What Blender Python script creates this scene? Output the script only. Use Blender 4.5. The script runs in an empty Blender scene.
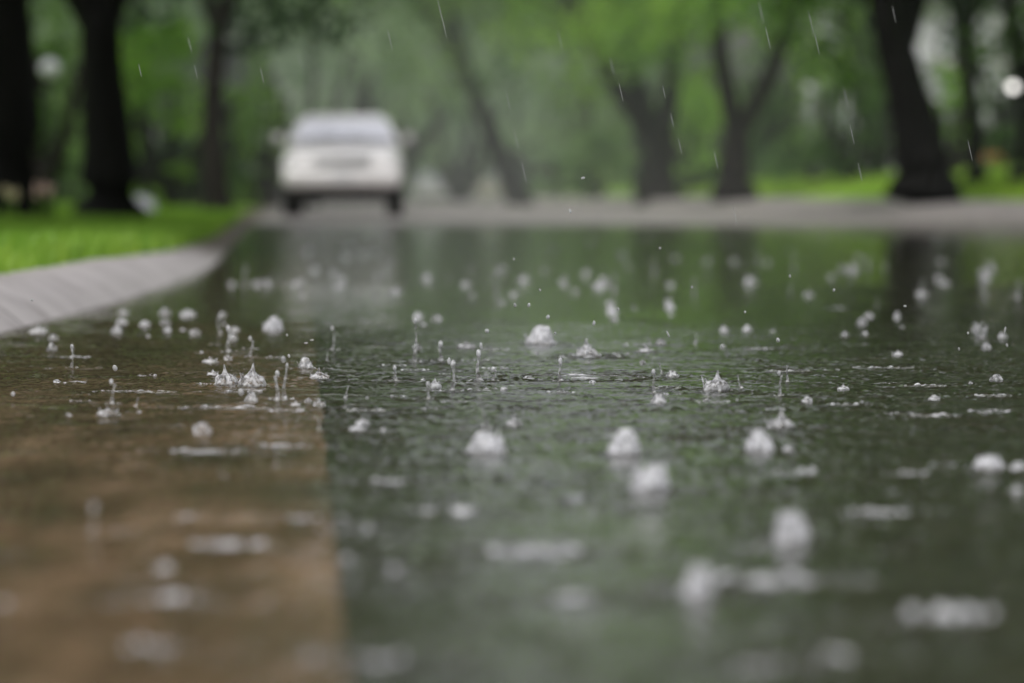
import bpy, bmesh, math, random
import numpy as np
from mathutils import Vector, Matrix, noise as mnoise

R = math.radians
scene = bpy.context.scene
COL = scene.collection
rng = np.random.default_rng(7)
random.seed(7)

# ------------------------------------------------------------------ camera
CAMH = 0.30; FPX = 3840.0; HY = 200.0
PITCH = math.atan((341.5 - HY) / FPX)
cam_d = bpy.data.cameras.new('camera')
cam = bpy.data.objects.new('camera', cam_d); COL.objects.link(cam)
cam.location = (0, 0, CAMH)
cam.rotation_euler = (R(90) - PITCH, 0, 0)
cam_d.sensor_width = 36; cam_d.lens = 135
cam_d.clip_start = 0.05; cam_d.clip_end = 3000
cam_d.dof.use_dof = True
cam_d.dof.focus_distance = 6.35
cam_d.dof.aperture_fstop = 3.7
cam_d.dof.aperture_blades = 0
scene.camera = cam

def ray(px, py):
    X = (px - 512) / FPX; Y = -(py - 341.5) / FPX
    f = Vector((0, math.cos(PITCH), -math.sin(PITCH))); u = Vector((0, math.sin(PITCH), math.cos(PITCH)))
    return f + Vector((X, 0, 0)) + u * Y
def on_plane(px, py, z=0.0):
    d = ray(px, py); t = (z - CAMH) / d.z
    return Vector((0, 0, CAMH)) + d * t
def at(px, py, D):
    d = ray(px, py); return Vector((0, 0, CAMH)) + d * (D / d.y)

# ------------------------------------------------------------------ terrain curves
def left_kerb(D):
    return np.interp(D, [-20, 8.3, 11.75, 14.8, 17.7, 30, 64, 120, 260, 900], [-1.02, -1.107, -1.13, -1.21, -1.32, -2.05, -4.15, -7.2, -15, -50])
def gutter_edge(D): return np.minimum(0.03 - 0.055 * np.asarray(D, float), 0.05)
def right_kerb(D): return 9.3 - 0.055 * np.asarray(D, float)
def road_z(D):
    return np.interp(D, [-50, 38, 44, 52, 100, 260, 900], [-0.022, -0.020, -0.006, 0.03, 0.13, 0.35, 0.8])
def base_z(D): return np.maximum(road_z(D), -0.01)

# ------------------------------------------------------------------ materials
def newmat(name):
    m = bpy.data.materials.new(name); m.use_nodes = True
    nt = m.node_tree; nt.nodes.clear()
    out = nt.nodes.new('ShaderNodeOutputMaterial')
    return m, nt, out
def N(nt, t, **kw):
    n = nt.nodes.new(t)
    for k, v in kw.items():
        if k.startswith('i_'):
            n.inputs[k[2:].replace('_', ' ')].default_value = v
        else: setattr(n, k, v)
    return n
def ramp(nt, fac, stops):
    r = nt.nodes.new('ShaderNodeValToRGB'); e = r.color_ramp.elements
    while len(e) < len(stops): e.new(0.5)
    for el, (p, c) in zip(e, stops): el.position = p; el.color = (*c, 1)
    nt.links.new(fac, r.inputs[0]); return r.outputs[0]
def noise_tex(nt, scale, detail=4, rough=0.6, coords='Object', stretch=None):
    tc = nt.nodes.new('ShaderNodeTexCoord'); src = tc.outputs[coords]
    if stretch:
        mp = nt.nodes.new('ShaderNodeMapping'); mp.inputs['Scale'].default_value = stretch
        nt.links.new(src, mp.inputs[0]); src = mp.outputs[0]
    n = nt.nodes.new('ShaderNodeTexNoise'); n.inputs['Scale'].default_value = scale
    n.inputs['Detail'].default_value = detail; n.inputs['Roughness'].default_value = rough
    nt.links.new(src, n.inputs['Vector']); return n.outputs['Fac']
def mat_surf(name, c1, c2, scale=6, rough=0.6, bump=0.0, spec=0.5, metallic=0.0, coat=0.0, stretch=None, coords='Object'):
    m, nt, out = newmat(name)
    p = N(nt, 'ShaderNodeBsdfPrincipled'); p.inputs['Roughness'].default_value = rough
    p.inputs['Metallic'].default_value = metallic
    p.inputs['Coat Weight'].default_value = coat; p.inputs['Coat Roughness'].default_value = 0.08
    p.inputs['Specular IOR Level'].default_value = spec
    f = noise_tex(nt, scale, stretch=stretch, coords=coords)
    nt.links.new(ramp(nt, f, [(0.3, c1), (0.7, c2)]), p.inputs['Base Color'])
    if bump:
        b = N(nt, 'ShaderNodeBump'); b.inputs['Strength'].default_value = bump; b.inputs['Distance'].default_value = 0.02
        nt.links.new(noise_tex(nt, scale * 4, stretch=stretch, coords=coords), b.inputs['Height']); nt.links.new(b.outputs[0], p.inputs['Normal'])
    nt.links.new(p.outputs[0], out.inputs[0]); return m
def mat_leaf(name, dark, light, trans=0.45, scale=0.35):
    m, nt, out = newmat(name)
    f = noise_tex(nt, scale, 3)
    c = ramp(nt, f, [(0.33, dark), (0.66, light)])
    d = N(nt, 'ShaderNodeBsdfDiffuse'); t = N(nt, 'ShaderNodeBsdfTranslucent'); g = N(nt, 'ShaderNodeBsdfGlossy'); g.inputs['Roughness'].default_value = 0.45
    g.inputs['Color'].default_value = (0.6, 0.65, 0.6, 1)
    nt.links.new(c, d.inputs[0]); nt.links.new(c, t.inputs[0])
    mx = N(nt, 'ShaderNodeMixShader'); mx.inputs[0].default_value = trans
    nt.links.new(d.outputs[0], mx.inputs[1]); nt.links.new(t.outputs[0], mx.inputs[2])
    mx2 = N(nt, 'ShaderNodeMixShader'); mx2.inputs[0].default_value = 0.04
    nt.links.new(mx.outputs[0], mx2.inputs[1]); nt.links.new(g.outputs[0], mx2.inputs[2])
    nt.links.new(mx2.outputs[0], out.inputs[0]); return m

M = {}
M['leaf_dark'] = mat_leaf('leaf_dark', (0.012, 0.03, 0.010), (0.03, 0.075, 0.018), 0.35)
M['leaf_mid'] = mat_leaf('leaf_mid', (0.04, 0.10, 0.02), (0.17, 0.33, 0.04), 0.5)
M['leaf_bright'] = mat_leaf('leaf_bright', (0.16, 0.36, 0.03), (0.52, 0.80, 0.11), 0.6)
M['leaf_hazy'] = mat_leaf('leaf_hazy', (0.08, 0.17, 0.055), (0.34, 0.52, 0.14), 0.55)  # rain haze mixed into the leaf colour, besides the mist volume
M['leaf_far_haze'] = mat_leaf('leaf_far_haze', (0.14, 0.23, 0.12), (0.40, 0.56, 0.25), 0.55)  # palest leaves: more distance haze put into the colour
M['bark_black'] = mat_surf('bark_black', (0.003, 0.003, 0.0025), (0.010, 0.009, 0.008), 8, 0.8, 0.6, stretch=(1, 1, 0.2), spec=0.2)
M['bark_dark'] = mat_surf('bark_dark', (0.010, 0.008, 0.007), (0.030, 0.024, 0.022), 8, 0.8, 0.6, stretch=(1, 1, 0.2), spec=0.2)
M['bark_hazy'] = mat_surf('bark_hazy', (0.02, 0.018, 0.018), (0.04, 0.036, 0.035), 8, 0.85, 0.4, stretch=(1, 1, 0.2), spec=0.2)  # far bark lightened, haze put into its colour
M['lawn'] = mat_surf('lawn', (0.09, 0.20, 0.02), (0.26, 0.44, 0.05), 1.2, 0.8, 0.5, spec=0.2)
M['grass'] = mat_leaf('grass_blade', (0.12, 0.30, 0.02), (0.40, 0.60, 0.08), 0.5, 1.6)
M['verge'] = mat_leaf('verge_blade', (0.30, 0.55, 0.04), (0.62, 0.82, 0.13), 0.5, 0.6)
M['kerb_'] = mat_surf('kerb_concrete', (0.38, 0.345, 0.35), (0.52, 0.48, 0.48), 1.7, 0.5, 0.15)
M['walk'] = mat_surf('walk_concrete', (0.32, 0.29, 0.28), (0.46, 0.42, 0.41), 3, 0.5, 0.2)
M['gutter_'] = mat_surf('gutter_bed', (0.10, 0.075, 0.042), (0.40, 0.26, 0.16), 2.6, 0.7, 0.4)
M['asphalt'] = mat_surf('asphalt', (0.016, 0.019, 0.017), (0.05, 0.054, 0.05), 30, 0.6, 0.5)

def kerb_mat():
    m, nt, out = newmat('kerb_concrete'); p = N(nt, 'ShaderNodeBsdfPrincipled'); p.inputs['Roughness'].default_value = .45
    tc = N(nt, 'ShaderNodeTexCoord'); sp = N(nt, 'ShaderNodeSeparateXYZ'); nt.links.new(tc.outputs['Object'], sp.inputs[0])
    a = N(nt, 'ShaderNodeMath', operation='MULTIPLY_ADD'); a.inputs[1].default_value = 3.0; nt.links.new(noise_tex(nt, 1.5, 4), a.inputs[0]); nt.links.new(sp.outputs['Y'], a.inputs[2])
    mr = N(nt, 'ShaderNodeMapRange'); mr.inputs['From Min'].default_value = 19.0; mr.inputs['From Max'].default_value = 24.5; nt.links.new(a.outputs[0], mr.inputs['Value'])
    c1 = ramp(nt, noise_tex(nt, 3.5, 6), [(0.25, (0.20, 0.17, 0.165)), (0.45, (0.42, 0.385, 0.39)), (0.75, (0.56, 0.52, 0.52))])
    c2 = ramp(nt, noise_tex(nt, 3, 4), [(0.3, (0.10, 0.065, 0.045)), (0.7, (0.20, 0.16, 0.13))])
    mo = N(nt, 'ShaderNodeMath', operation='PINGPONG'); mo.inputs[1].default_value = 1.52; nt.links.new(sp.outputs['Y'], mo.inputs[0])
    lt = N(nt, 'ShaderNodeMath', operation='LESS_THAN'); lt.inputs[1].default_value = 0.010; nt.links.new(mo.outputs[0], lt.inputs[0])
    mx = N(nt, 'ShaderNodeMix', data_type='RGBA'); nt.links.new(mr.outputs[0], mx.inputs[0]); nt.links.new(c1, mx.inputs[6]); nt.links.new(c2, mx.inputs[7])
    m2 = N(nt, 'ShaderNodeMix', data_type='RGBA'); nt.links.new(lt.outputs[0], m2.inputs[0]); nt.links.new(mx.outputs[2], m2.inputs[6]); m2.inputs[7].default_value = (.06, .05, .045, 1)
    nt.links.new(m2.outputs[2], p.inputs['Base Color'])
    b = N(nt, 'ShaderNodeBump'); b.inputs['Strength'].default_value = 0.25; b.inputs['Distance'].default_value = 0.02; nt.links.new(noise_tex(nt, 25), b.inputs['Height']); nt.links.new(b.outputs[0], p.inputs['Normal'])
    nt.links.new(p.outputs[0], out.inputs[0]); return m
M['kerb'] = kerb_mat()
def gutter_mat():
    m, nt, out = newmat('gutter_silt_reflect'); p = N(nt, 'ShaderNodeBsdfPrincipled'); p.inputs['Roughness'].default_value = .8
    tc = N(nt, 'ShaderNodeTexCoord'); sp = N(nt, 'ShaderNodeSeparateXYZ'); nt.links.new(tc.outputs['Object'], sp.inputs[0])
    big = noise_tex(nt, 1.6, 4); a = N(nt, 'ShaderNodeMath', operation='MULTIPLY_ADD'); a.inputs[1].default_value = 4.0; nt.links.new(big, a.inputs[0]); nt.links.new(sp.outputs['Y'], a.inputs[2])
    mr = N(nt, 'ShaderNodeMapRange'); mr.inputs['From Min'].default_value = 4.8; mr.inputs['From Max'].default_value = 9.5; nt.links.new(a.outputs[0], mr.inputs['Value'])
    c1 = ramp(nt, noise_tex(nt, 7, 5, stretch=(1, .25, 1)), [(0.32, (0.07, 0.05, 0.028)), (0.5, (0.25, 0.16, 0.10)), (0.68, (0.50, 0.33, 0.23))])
    c2 = ramp(nt, noise_tex(nt, 7, 5), [(0.3, (0.05, 0.045, 0.022)), (0.7, (0.15, 0.11, 0.06))])  # darker olive with distance: darker water reflections put into the silt colour
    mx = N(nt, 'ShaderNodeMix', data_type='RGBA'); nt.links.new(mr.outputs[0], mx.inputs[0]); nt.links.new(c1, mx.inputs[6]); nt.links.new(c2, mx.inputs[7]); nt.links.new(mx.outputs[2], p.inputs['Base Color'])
    nt.links.new(p.outputs[0], out.inputs[0]); return m
M['gutter'] = gutter_mat()
def attr_mix_asphalt():
    # asphalt that is dark under water and paler where it is only wet
    m, nt, out = newmat('wet_asphalt')
    p = N(nt, 'ShaderNodeBsdfPrincipled')
    tc = N(nt, 'ShaderNodeTexCoord'); sp = N(nt, 'ShaderNodeSeparateXYZ'); nt.links.new(tc.outputs['Object'], sp.inputs[0])
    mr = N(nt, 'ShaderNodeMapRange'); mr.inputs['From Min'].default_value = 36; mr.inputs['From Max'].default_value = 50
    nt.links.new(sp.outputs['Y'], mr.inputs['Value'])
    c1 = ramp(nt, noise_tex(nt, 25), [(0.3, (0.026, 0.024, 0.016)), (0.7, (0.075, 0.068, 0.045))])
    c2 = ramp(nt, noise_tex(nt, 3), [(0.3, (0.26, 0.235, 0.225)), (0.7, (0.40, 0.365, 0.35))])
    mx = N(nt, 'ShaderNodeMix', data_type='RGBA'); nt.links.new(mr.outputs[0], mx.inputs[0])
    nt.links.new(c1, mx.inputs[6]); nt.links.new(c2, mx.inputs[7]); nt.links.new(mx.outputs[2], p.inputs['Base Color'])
    p.inputs['Roughness'].default_value = 0.45
    b = N(nt, 'ShaderNodeBump'); b.inputs['Strength'].default_value = 0.5; b.inputs['Distance'].default_value = 0.02
    nt.links.new(noise_tex(nt, 60), b.inputs['Height']); nt.links.new(b.outputs[0], p.inputs['Normal'])
    nt.links.new(p.outputs[0], out.inputs[0]); return m
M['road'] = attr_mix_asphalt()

def water_mat():
    m, nt, out = newmat('rain_water')
    tc = N(nt, 'ShaderNodeTexCoord')
    at_ = N(nt, 'ShaderNodeAttribute', attribute_name='outer')
    # fine chop
    n1 = N(nt, 'ShaderNodeTexNoise'); n1.inputs['Scale'].default_value = 55; n1.inputs['Detail'].default_value = 3; n1.inputs['Roughness'].default_value = 0.6
    nt.links.new(tc.outputs['Object'], n1.inputs['Vector'])
    n2 = N(nt, 'ShaderNodeTexNoise'); n2.inputs['Scale'].default_value = 11; n2.inputs['Detail'].default_value = 3
    nt.links.new(tc.outputs['Object'], n2.inputs['Vector'])
    # rain rings from cells
    def rings(scale, freq, seed):
        mp = N(nt, 'ShaderNodeMapping'); mp.inputs['Location'].default_value = (seed, seed * 2.3, 0); mp.inputs['Scale'].default_value = (scale, scale, 0)
        nt.links.new(tc.outputs['Object'], mp.inputs[0])
        v = N(nt, 'ShaderNodeTexVoronoi'); v.inputs['Scale'].default_value = 1.0
        nt.links.new(mp.outputs[0], v.inputs['Vector'])
        a = N(nt, 'ShaderNodeMath', operation='MULTIPLY'); a.inputs[1].default_value = freq; nt.links.new(v.outputs['Distance'], a.inputs[0])
        s = N(nt, 'ShaderNodeMath', operation='SINE'); nt.links.new(a.outputs[0], s.inputs[0])
        fo = N(nt, 'ShaderNodeMapRange'); fo.inputs['From Min'].default_value = 0.5; fo.inputs['From Max'].default_value = 0.15
        nt.links.new(v.outputs['Distance'], fo.inputs['Value'])
        k = N(nt, 'ShaderNodeMath', operation='MULTIPLY'); nt.links.new(s.outputs[0], k.inputs[0]); nt.links.new(fo.outputs[0], k.inputs[1])
        return k.outputs[0]
    r1 = rings(4.0, 34, 3.1); r2 = rings(7.0, 26, 8.7)
    add = N(nt, 'ShaderNodeMath', operation='ADD'); nt.links.new(r1, add.inputs[0]); nt.links.new(r2, add.inputs[1])
    rm = N(nt, 'ShaderNodeMath', operation='MULTIPLY'); nt.links.new(add.outputs[0], rm.inputs[0]); nt.links.new(at_.outputs['Fac'], rm.inputs[1])
    def scaled(s, k):
        q = N(nt, 'ShaderNodeMath', operation='MULTIPLY'); q.inputs[1].default_value = k; nt.links.new(s, q.inputs[0]); return q.outputs[0]
    def plus(a, b):
        q = N(nt, 'ShaderNodeMath', operation='ADD'); nt.links.new(a, q.inputs[0]); nt.links.new(b, q.inputs[1]); return q.outputs[0]
    chop = plus(scaled(n1.outputs['Fac'], 0.0015), scaled(n2.outputs['Fac'], 0.0024))
    dm = N(nt, 'ShaderNodeMapRange'); dm.inputs['To Min'].default_value = 1.0; dm.inputs['To Max'].default_value = 0.75; nt.links.new(at_.outputs['Fac'], dm.inputs['Value'])
    cm = N(nt, 'ShaderNodeMath', operation='MULTIPLY'); nt.links.new(chop, cm.inputs[0]); nt.links.new(dm.outputs[0], cm.inputs[1])
    hgt = plus(cm.outputs[0], scaled(rm.outputs[0], 0.0007))
    b = N(nt, 'ShaderNodeBump'); b.inputs['Strength'].default_value = 1.0; b.inputs['Distance'].default_value = 1.0
    nt.links.new(hgt, b.inputs['Height'])
    fr = N(nt, 'ShaderNodeFresnel'); fr.inputs['IOR'].default_value = 1.33; nt.links.new(b.outputs[0], fr.inputs['Normal'])
    g = N(nt, 'ShaderNodeBsdfGlossy'); rr_ = N(nt, 'ShaderNodeMath', operation='MULTIPLY_ADD'); rr_.inputs[1].default_value = 0.015; rr_.inputs[2].default_value = 0.02; nt.links.new(at_.outputs['Fac'], rr_.inputs[0]); nt.links.new(rr_.outputs[0], g.inputs['Roughness']); nt.links.new(b.outputs[0], g.inputs['Normal'])
    g.inputs['Color'].default_value = (0.95, 0.95, 0.95, 1)
    t = N(nt, 'ShaderNodeBsdfTransparent'); t.inputs['Color'].default_value = (0.93, 0.93, 0.88, 1)
    mx = N(nt, 'ShaderNodeMixShader'); nt.links.new(fr.outputs[0], mx.inputs[0]); nt.links.new(t.outputs[0], mx.inputs[1]); nt.links.new(g.outputs[0], mx.inputs[2])
    nt.links.new(mx.outputs[0], out.inputs[0]); return m
M['water'] = water_mat()

def splash_mat(name, white=0.55, col=(0.85, 0.85, 0.9)):
    m, nt, out = newmat(name)
    fr = N(nt, 'ShaderNodeBsdfGlass'); fr.inputs['IOR'].default_value = 1.33; fr.inputs['Roughness'].default_value = 0.03
    d = N(nt, 'ShaderNodeBsdfDiffuse'); d.inputs[0].default_value = (*col, 1)  # white share stands in for bright sky refracted by the drops
    t = N(nt, 'ShaderNodeBsdfTranslucent'); t.inputs[0].default_value = (*col, 1)
    mx = N(nt, 'ShaderNodeMixShader'); mx.inputs[0].default_value = 0.5
    nt.links.new(d.outputs[0], mx.inputs[1]); nt.links.new(t.outputs[0], mx.inputs[2])
    m2 = N(nt, 'ShaderNodeMixShader')
    f = noise_tex(nt, 110, 1)
    mr = N(nt, 'ShaderNodeMapRange'); mr.inputs['From Min'].default_value = 0.35; mr.inputs['From Max'].default_value = 0.65
    mr.inputs['To Min'].default_value = max(0, white - 0.42); mr.inputs['To Max'].default_value = min(1, white + 0.42)
    nt.links.new(f, mr.inputs['Value']); nt.links.new(mr.outputs[0], m2.inputs[0])
    nt.links.new(fr.outputs[0], m2.inputs[1]); nt.links.new(mx.outputs[0], m2.inputs[2])
    nt.links.new(m2.outputs[0], out.inputs[0]); return m
M['froth'] = splash_mat('frothy_water', 0.48, (.95,.95,.98))
M['clear'] = splash_mat('clear_water', 0.26, (.95,.95,.98))
M['foam'] = splash_mat('foamy_water', 0.85, (.95,.95,.98))
M['drop'] = splash_mat('raindrop_water', 0.6, (.95,.95,.98))

# ------------------------------------------------------------------ object helpers
def link(o, parent=None):
    COL.objects.link(o)
    if parent is not None: o.parent = parent
    return o
def mesh_obj(name, me, mat, parent=None, smooth=True):
    o = bpy.data.objects.new(name, me)
    if mat is not None and not me.materials: me.materials.append(mat)
    if smooth and len(me.polygons): me.polygons.foreach_set('use_smooth', [True] * len(me.polygons))
    return link(o, parent)
def bm_obj(name, bm, mat, parent=None, smooth=True):
    me = bpy.data.meshes.new(name); bm.to_mesh(me); bm.free(); return mesh_obj(name, me, mat, parent, smooth)
def np_mesh(name, verts, faces, k):
    """verts (n,3), faces (m,k)"""
    me = bpy.data.meshes.new(name); verts = np.asarray(verts, np.float32); faces = np.asarray(faces, np.int32)
    me.vertices.add(len(verts)); me.vertices.foreach_set('co', verts.ravel())
    me.loops.add(faces.size); me.loops.foreach_set('vertex_index', faces.ravel())
    me.polygons.add(len(faces)); me.polygons.foreach_set('loop_start', np.arange(0, faces.size, k, dtype=np.int32))
    me.polygons.foreach_set('loop_total', np.full(len(faces), k, np.int32))
    me.update(calc_edges=True); return me
def structure(o): o['kind'] = 'structure'; return o
def stuff(o, label=None, cat=None):
    o['kind'] = 'stuff'
    if label: o['label'] = label; o['category'] = cat
    return o
def thing(name, label, cat, loc=(0, 0, 0), rz=0.0, group=None):
    o = bpy.data.objects.new(name, None); COL.objects.link(o); o.location = loc; o.rotation_euler = (0, 0, rz)
    o.empty_display_size = 0.2
    return tag(o, label, cat, group)
def tag(o, label, cat, group=None):
    o['label'] = label; o['category'] = cat
    if group: o['group'] = group
    return o
def dup(root, loc, rz, label, group=None, scale=None):
    r = root.copy(); COL.objects.link(r); r.location = loc; r.rotation_euler = (0, 0, rz); r['label'] = label
    if group: r['group'] = group
    if scale: r.scale = scale
    for ch in list(root.children):
        c = ch.copy(); COL.objects.link(c); c.parent = r
        for g in ch.children:
            d = g.copy(); COL.objects.link(d); d.parent = c
    return r
def grid_mesh(name, X, Y, Z):
    nr, nc = X.shape
    v = np.stack([X, Y, Z], -1).reshape(-1, 3)
    i = np.arange(nr * nc).reshape(nr, nc)
    f = np.stack([i[:-1, :-1], i[:-1, 1:], i[1:, 1:], i[1:, :-1]], -1).reshape(-1, 4)
    return np_mesh(name, v, f, 4)
def bx(bm, c, s, rot=None):
    r = bmesh.ops.create_cube(bm, size=1.0)
    mt = Matrix.Translation(c) @ (rot or Matrix.Identity(4)) @ Matrix.Diagonal((*s, 1))
    bmesh.ops.transform(bm, matrix=mt, verts=r['verts']); return r['verts']
def bevelled(o, w=0.02, seg=2):
    md = o.modifiers.new('bevel', 'BEVEL'); md.width = w; md.segments = seg; md.limit_method = 'ANGLE'; return o
def cyl(bm, c, r, d, axis='Z', seg=24, r2=None):
    q = bmesh.ops.create_cone(bm, cap_ends=True, segments=seg, radius1=r, radius2=r if r2 is None else r2, depth=d)
    rot = {'Z': Matrix.Identity(4), 'X': Matrix.Rotation(R(90), 4, 'Y'), 'Y': Matrix.Rotation(R(90), 4, 'X')}[axis]
    bmesh.ops.transform(bm, matrix=Matrix.Translation(c) @ rot, verts=q['verts']); return q['verts']

# ------------------------------------------------------------------ ground
Ds = np.concatenate([np.arange(-12, 60, 0.6), np.geomspace(60, 900, 60)])
def strip(name, offs_fn, zs_fn, Dv, mat, smooth=True):
    X = []; Z = []
    for D in Dv:
        xs = offs_fn(D); X.append(xs); Z.append(zs_fn(D, np.array(xs)))
    X = np.array(X, float); Z = np.array(Z, float); Y = np.repeat(np.array(Dv)[:, None], X.shape[1], 1)
    return structure(mesh_obj(name, grid_mesh(name, X, Y, Z), mat, smooth=smooth))
LO = np.array([-700, -300, -120, -60, -40, -28, -20, -14, -10, -7, -5, -3.5, -2.4, -1.6, -1.0, -0.6, -0.4, -0.295])
RO = np.array([0.15, 0.5, 1.0, 1.5, 2.2, 3.0, 4.5, 6, 9, 13, 18, 25, 35, 60, 120, 300, 700])
def gx(D): return np.concatenate([left_kerb(D) + LO, [left_kerb(D) - 0.285, left_kerb(D) + 0.05], [right_kerb(D) - 0.05, right_kerb(D) + 0.13], right_kerb(D) + RO])
def kerb_h(D): return float(np.interp(D, [-20, 13, 19, 27, 40, 900], [0.105, 0.105, 0.062, 0.03, 0.03, 0.05]))
def gz(D, xs):
    b = float(base_z(D)); kh = kerb_h(D)
    zl = b + np.interp(-LO, [0.15, 0.6, 3, 700], [kh - 0.004, kh + 0.01, 0.15, 0.15])
    zl = zl + np.array([0.02 * mnoise.noise(Vector((x * 0.35, D * 0.2, 0))) for x in xs[:len(LO)]])
    zr = b + np.interp(RO, [0.15, 1.7, 3.0, 6, 15, 60, 700], [0.146, 0.24, 0.52, 0.86, 1.02, 1.3, 2.5])
    zr = zr + np.array([0.03 * mnoise.noise(Vector((x * 0.3, D * 0.2, 4))) for x in xs[-len(RO):]]) * np.clip((RO - 1.8), 0, 1)
    return np.concatenate([zl, [-0.2, -0.2], [-0.2, -0.2], zr])
strip('ground', gx, gz, Ds, M['lawn'])
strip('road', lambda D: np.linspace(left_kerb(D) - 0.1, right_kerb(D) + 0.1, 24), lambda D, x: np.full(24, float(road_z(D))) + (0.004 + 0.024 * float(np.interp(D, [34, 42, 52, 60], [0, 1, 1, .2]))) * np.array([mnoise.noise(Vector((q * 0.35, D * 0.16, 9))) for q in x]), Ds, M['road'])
Dg = np.concatenate([np.arange(-12, 2, .6), np.arange(2, 12, .1), np.arange(12, 42, .5)])
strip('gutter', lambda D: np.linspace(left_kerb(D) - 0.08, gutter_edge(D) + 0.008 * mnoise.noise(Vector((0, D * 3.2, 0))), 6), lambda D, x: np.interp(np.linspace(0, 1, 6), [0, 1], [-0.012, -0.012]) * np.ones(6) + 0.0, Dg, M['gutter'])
def kerb_strip(name, fn, sgn, hfn, Dv, mat, off=None, zz=None):
    if off is None: off = np.array([0.0, 0.03, 0.06, 0.085, 0.15, 0.158]); zz = np.array([-0.25, 0.55, 0.9, 1.0, 1.03, -0.5])
    def f(D): return fn(D) + sgn * off
    def g(D, x): return float(base_z(D)) + zz * hfn(D)
    return strip(name, f, g, Dv, mat)
kerb_strip('kerb', left_kerb, -1, kerb_h, np.concatenate([np.arange(-12, 30, .25), Ds[Ds >= 30]]), M['kerb'], np.array([0.0, 0.10, 0.19, 0.23, 0.30, 0.31]), np.array([-0.25, 0.50, 0.92, 1.0, 1.02, -0.5]))
kerb_strip('kerb', right_kerb, 1, lambda D: 0.15, Ds, M['walk'])
strip('pavement', lambda D: right_kerb(D) + np.linspace(0.16, 1.75, 5), lambda D, x: float(base_z(D)) + 0.006 + np.interp(np.linspace(0.16, 1.75, 5), [0.15, 1.7], [0.15, 0.247]), Ds, M['walk'])

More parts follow.
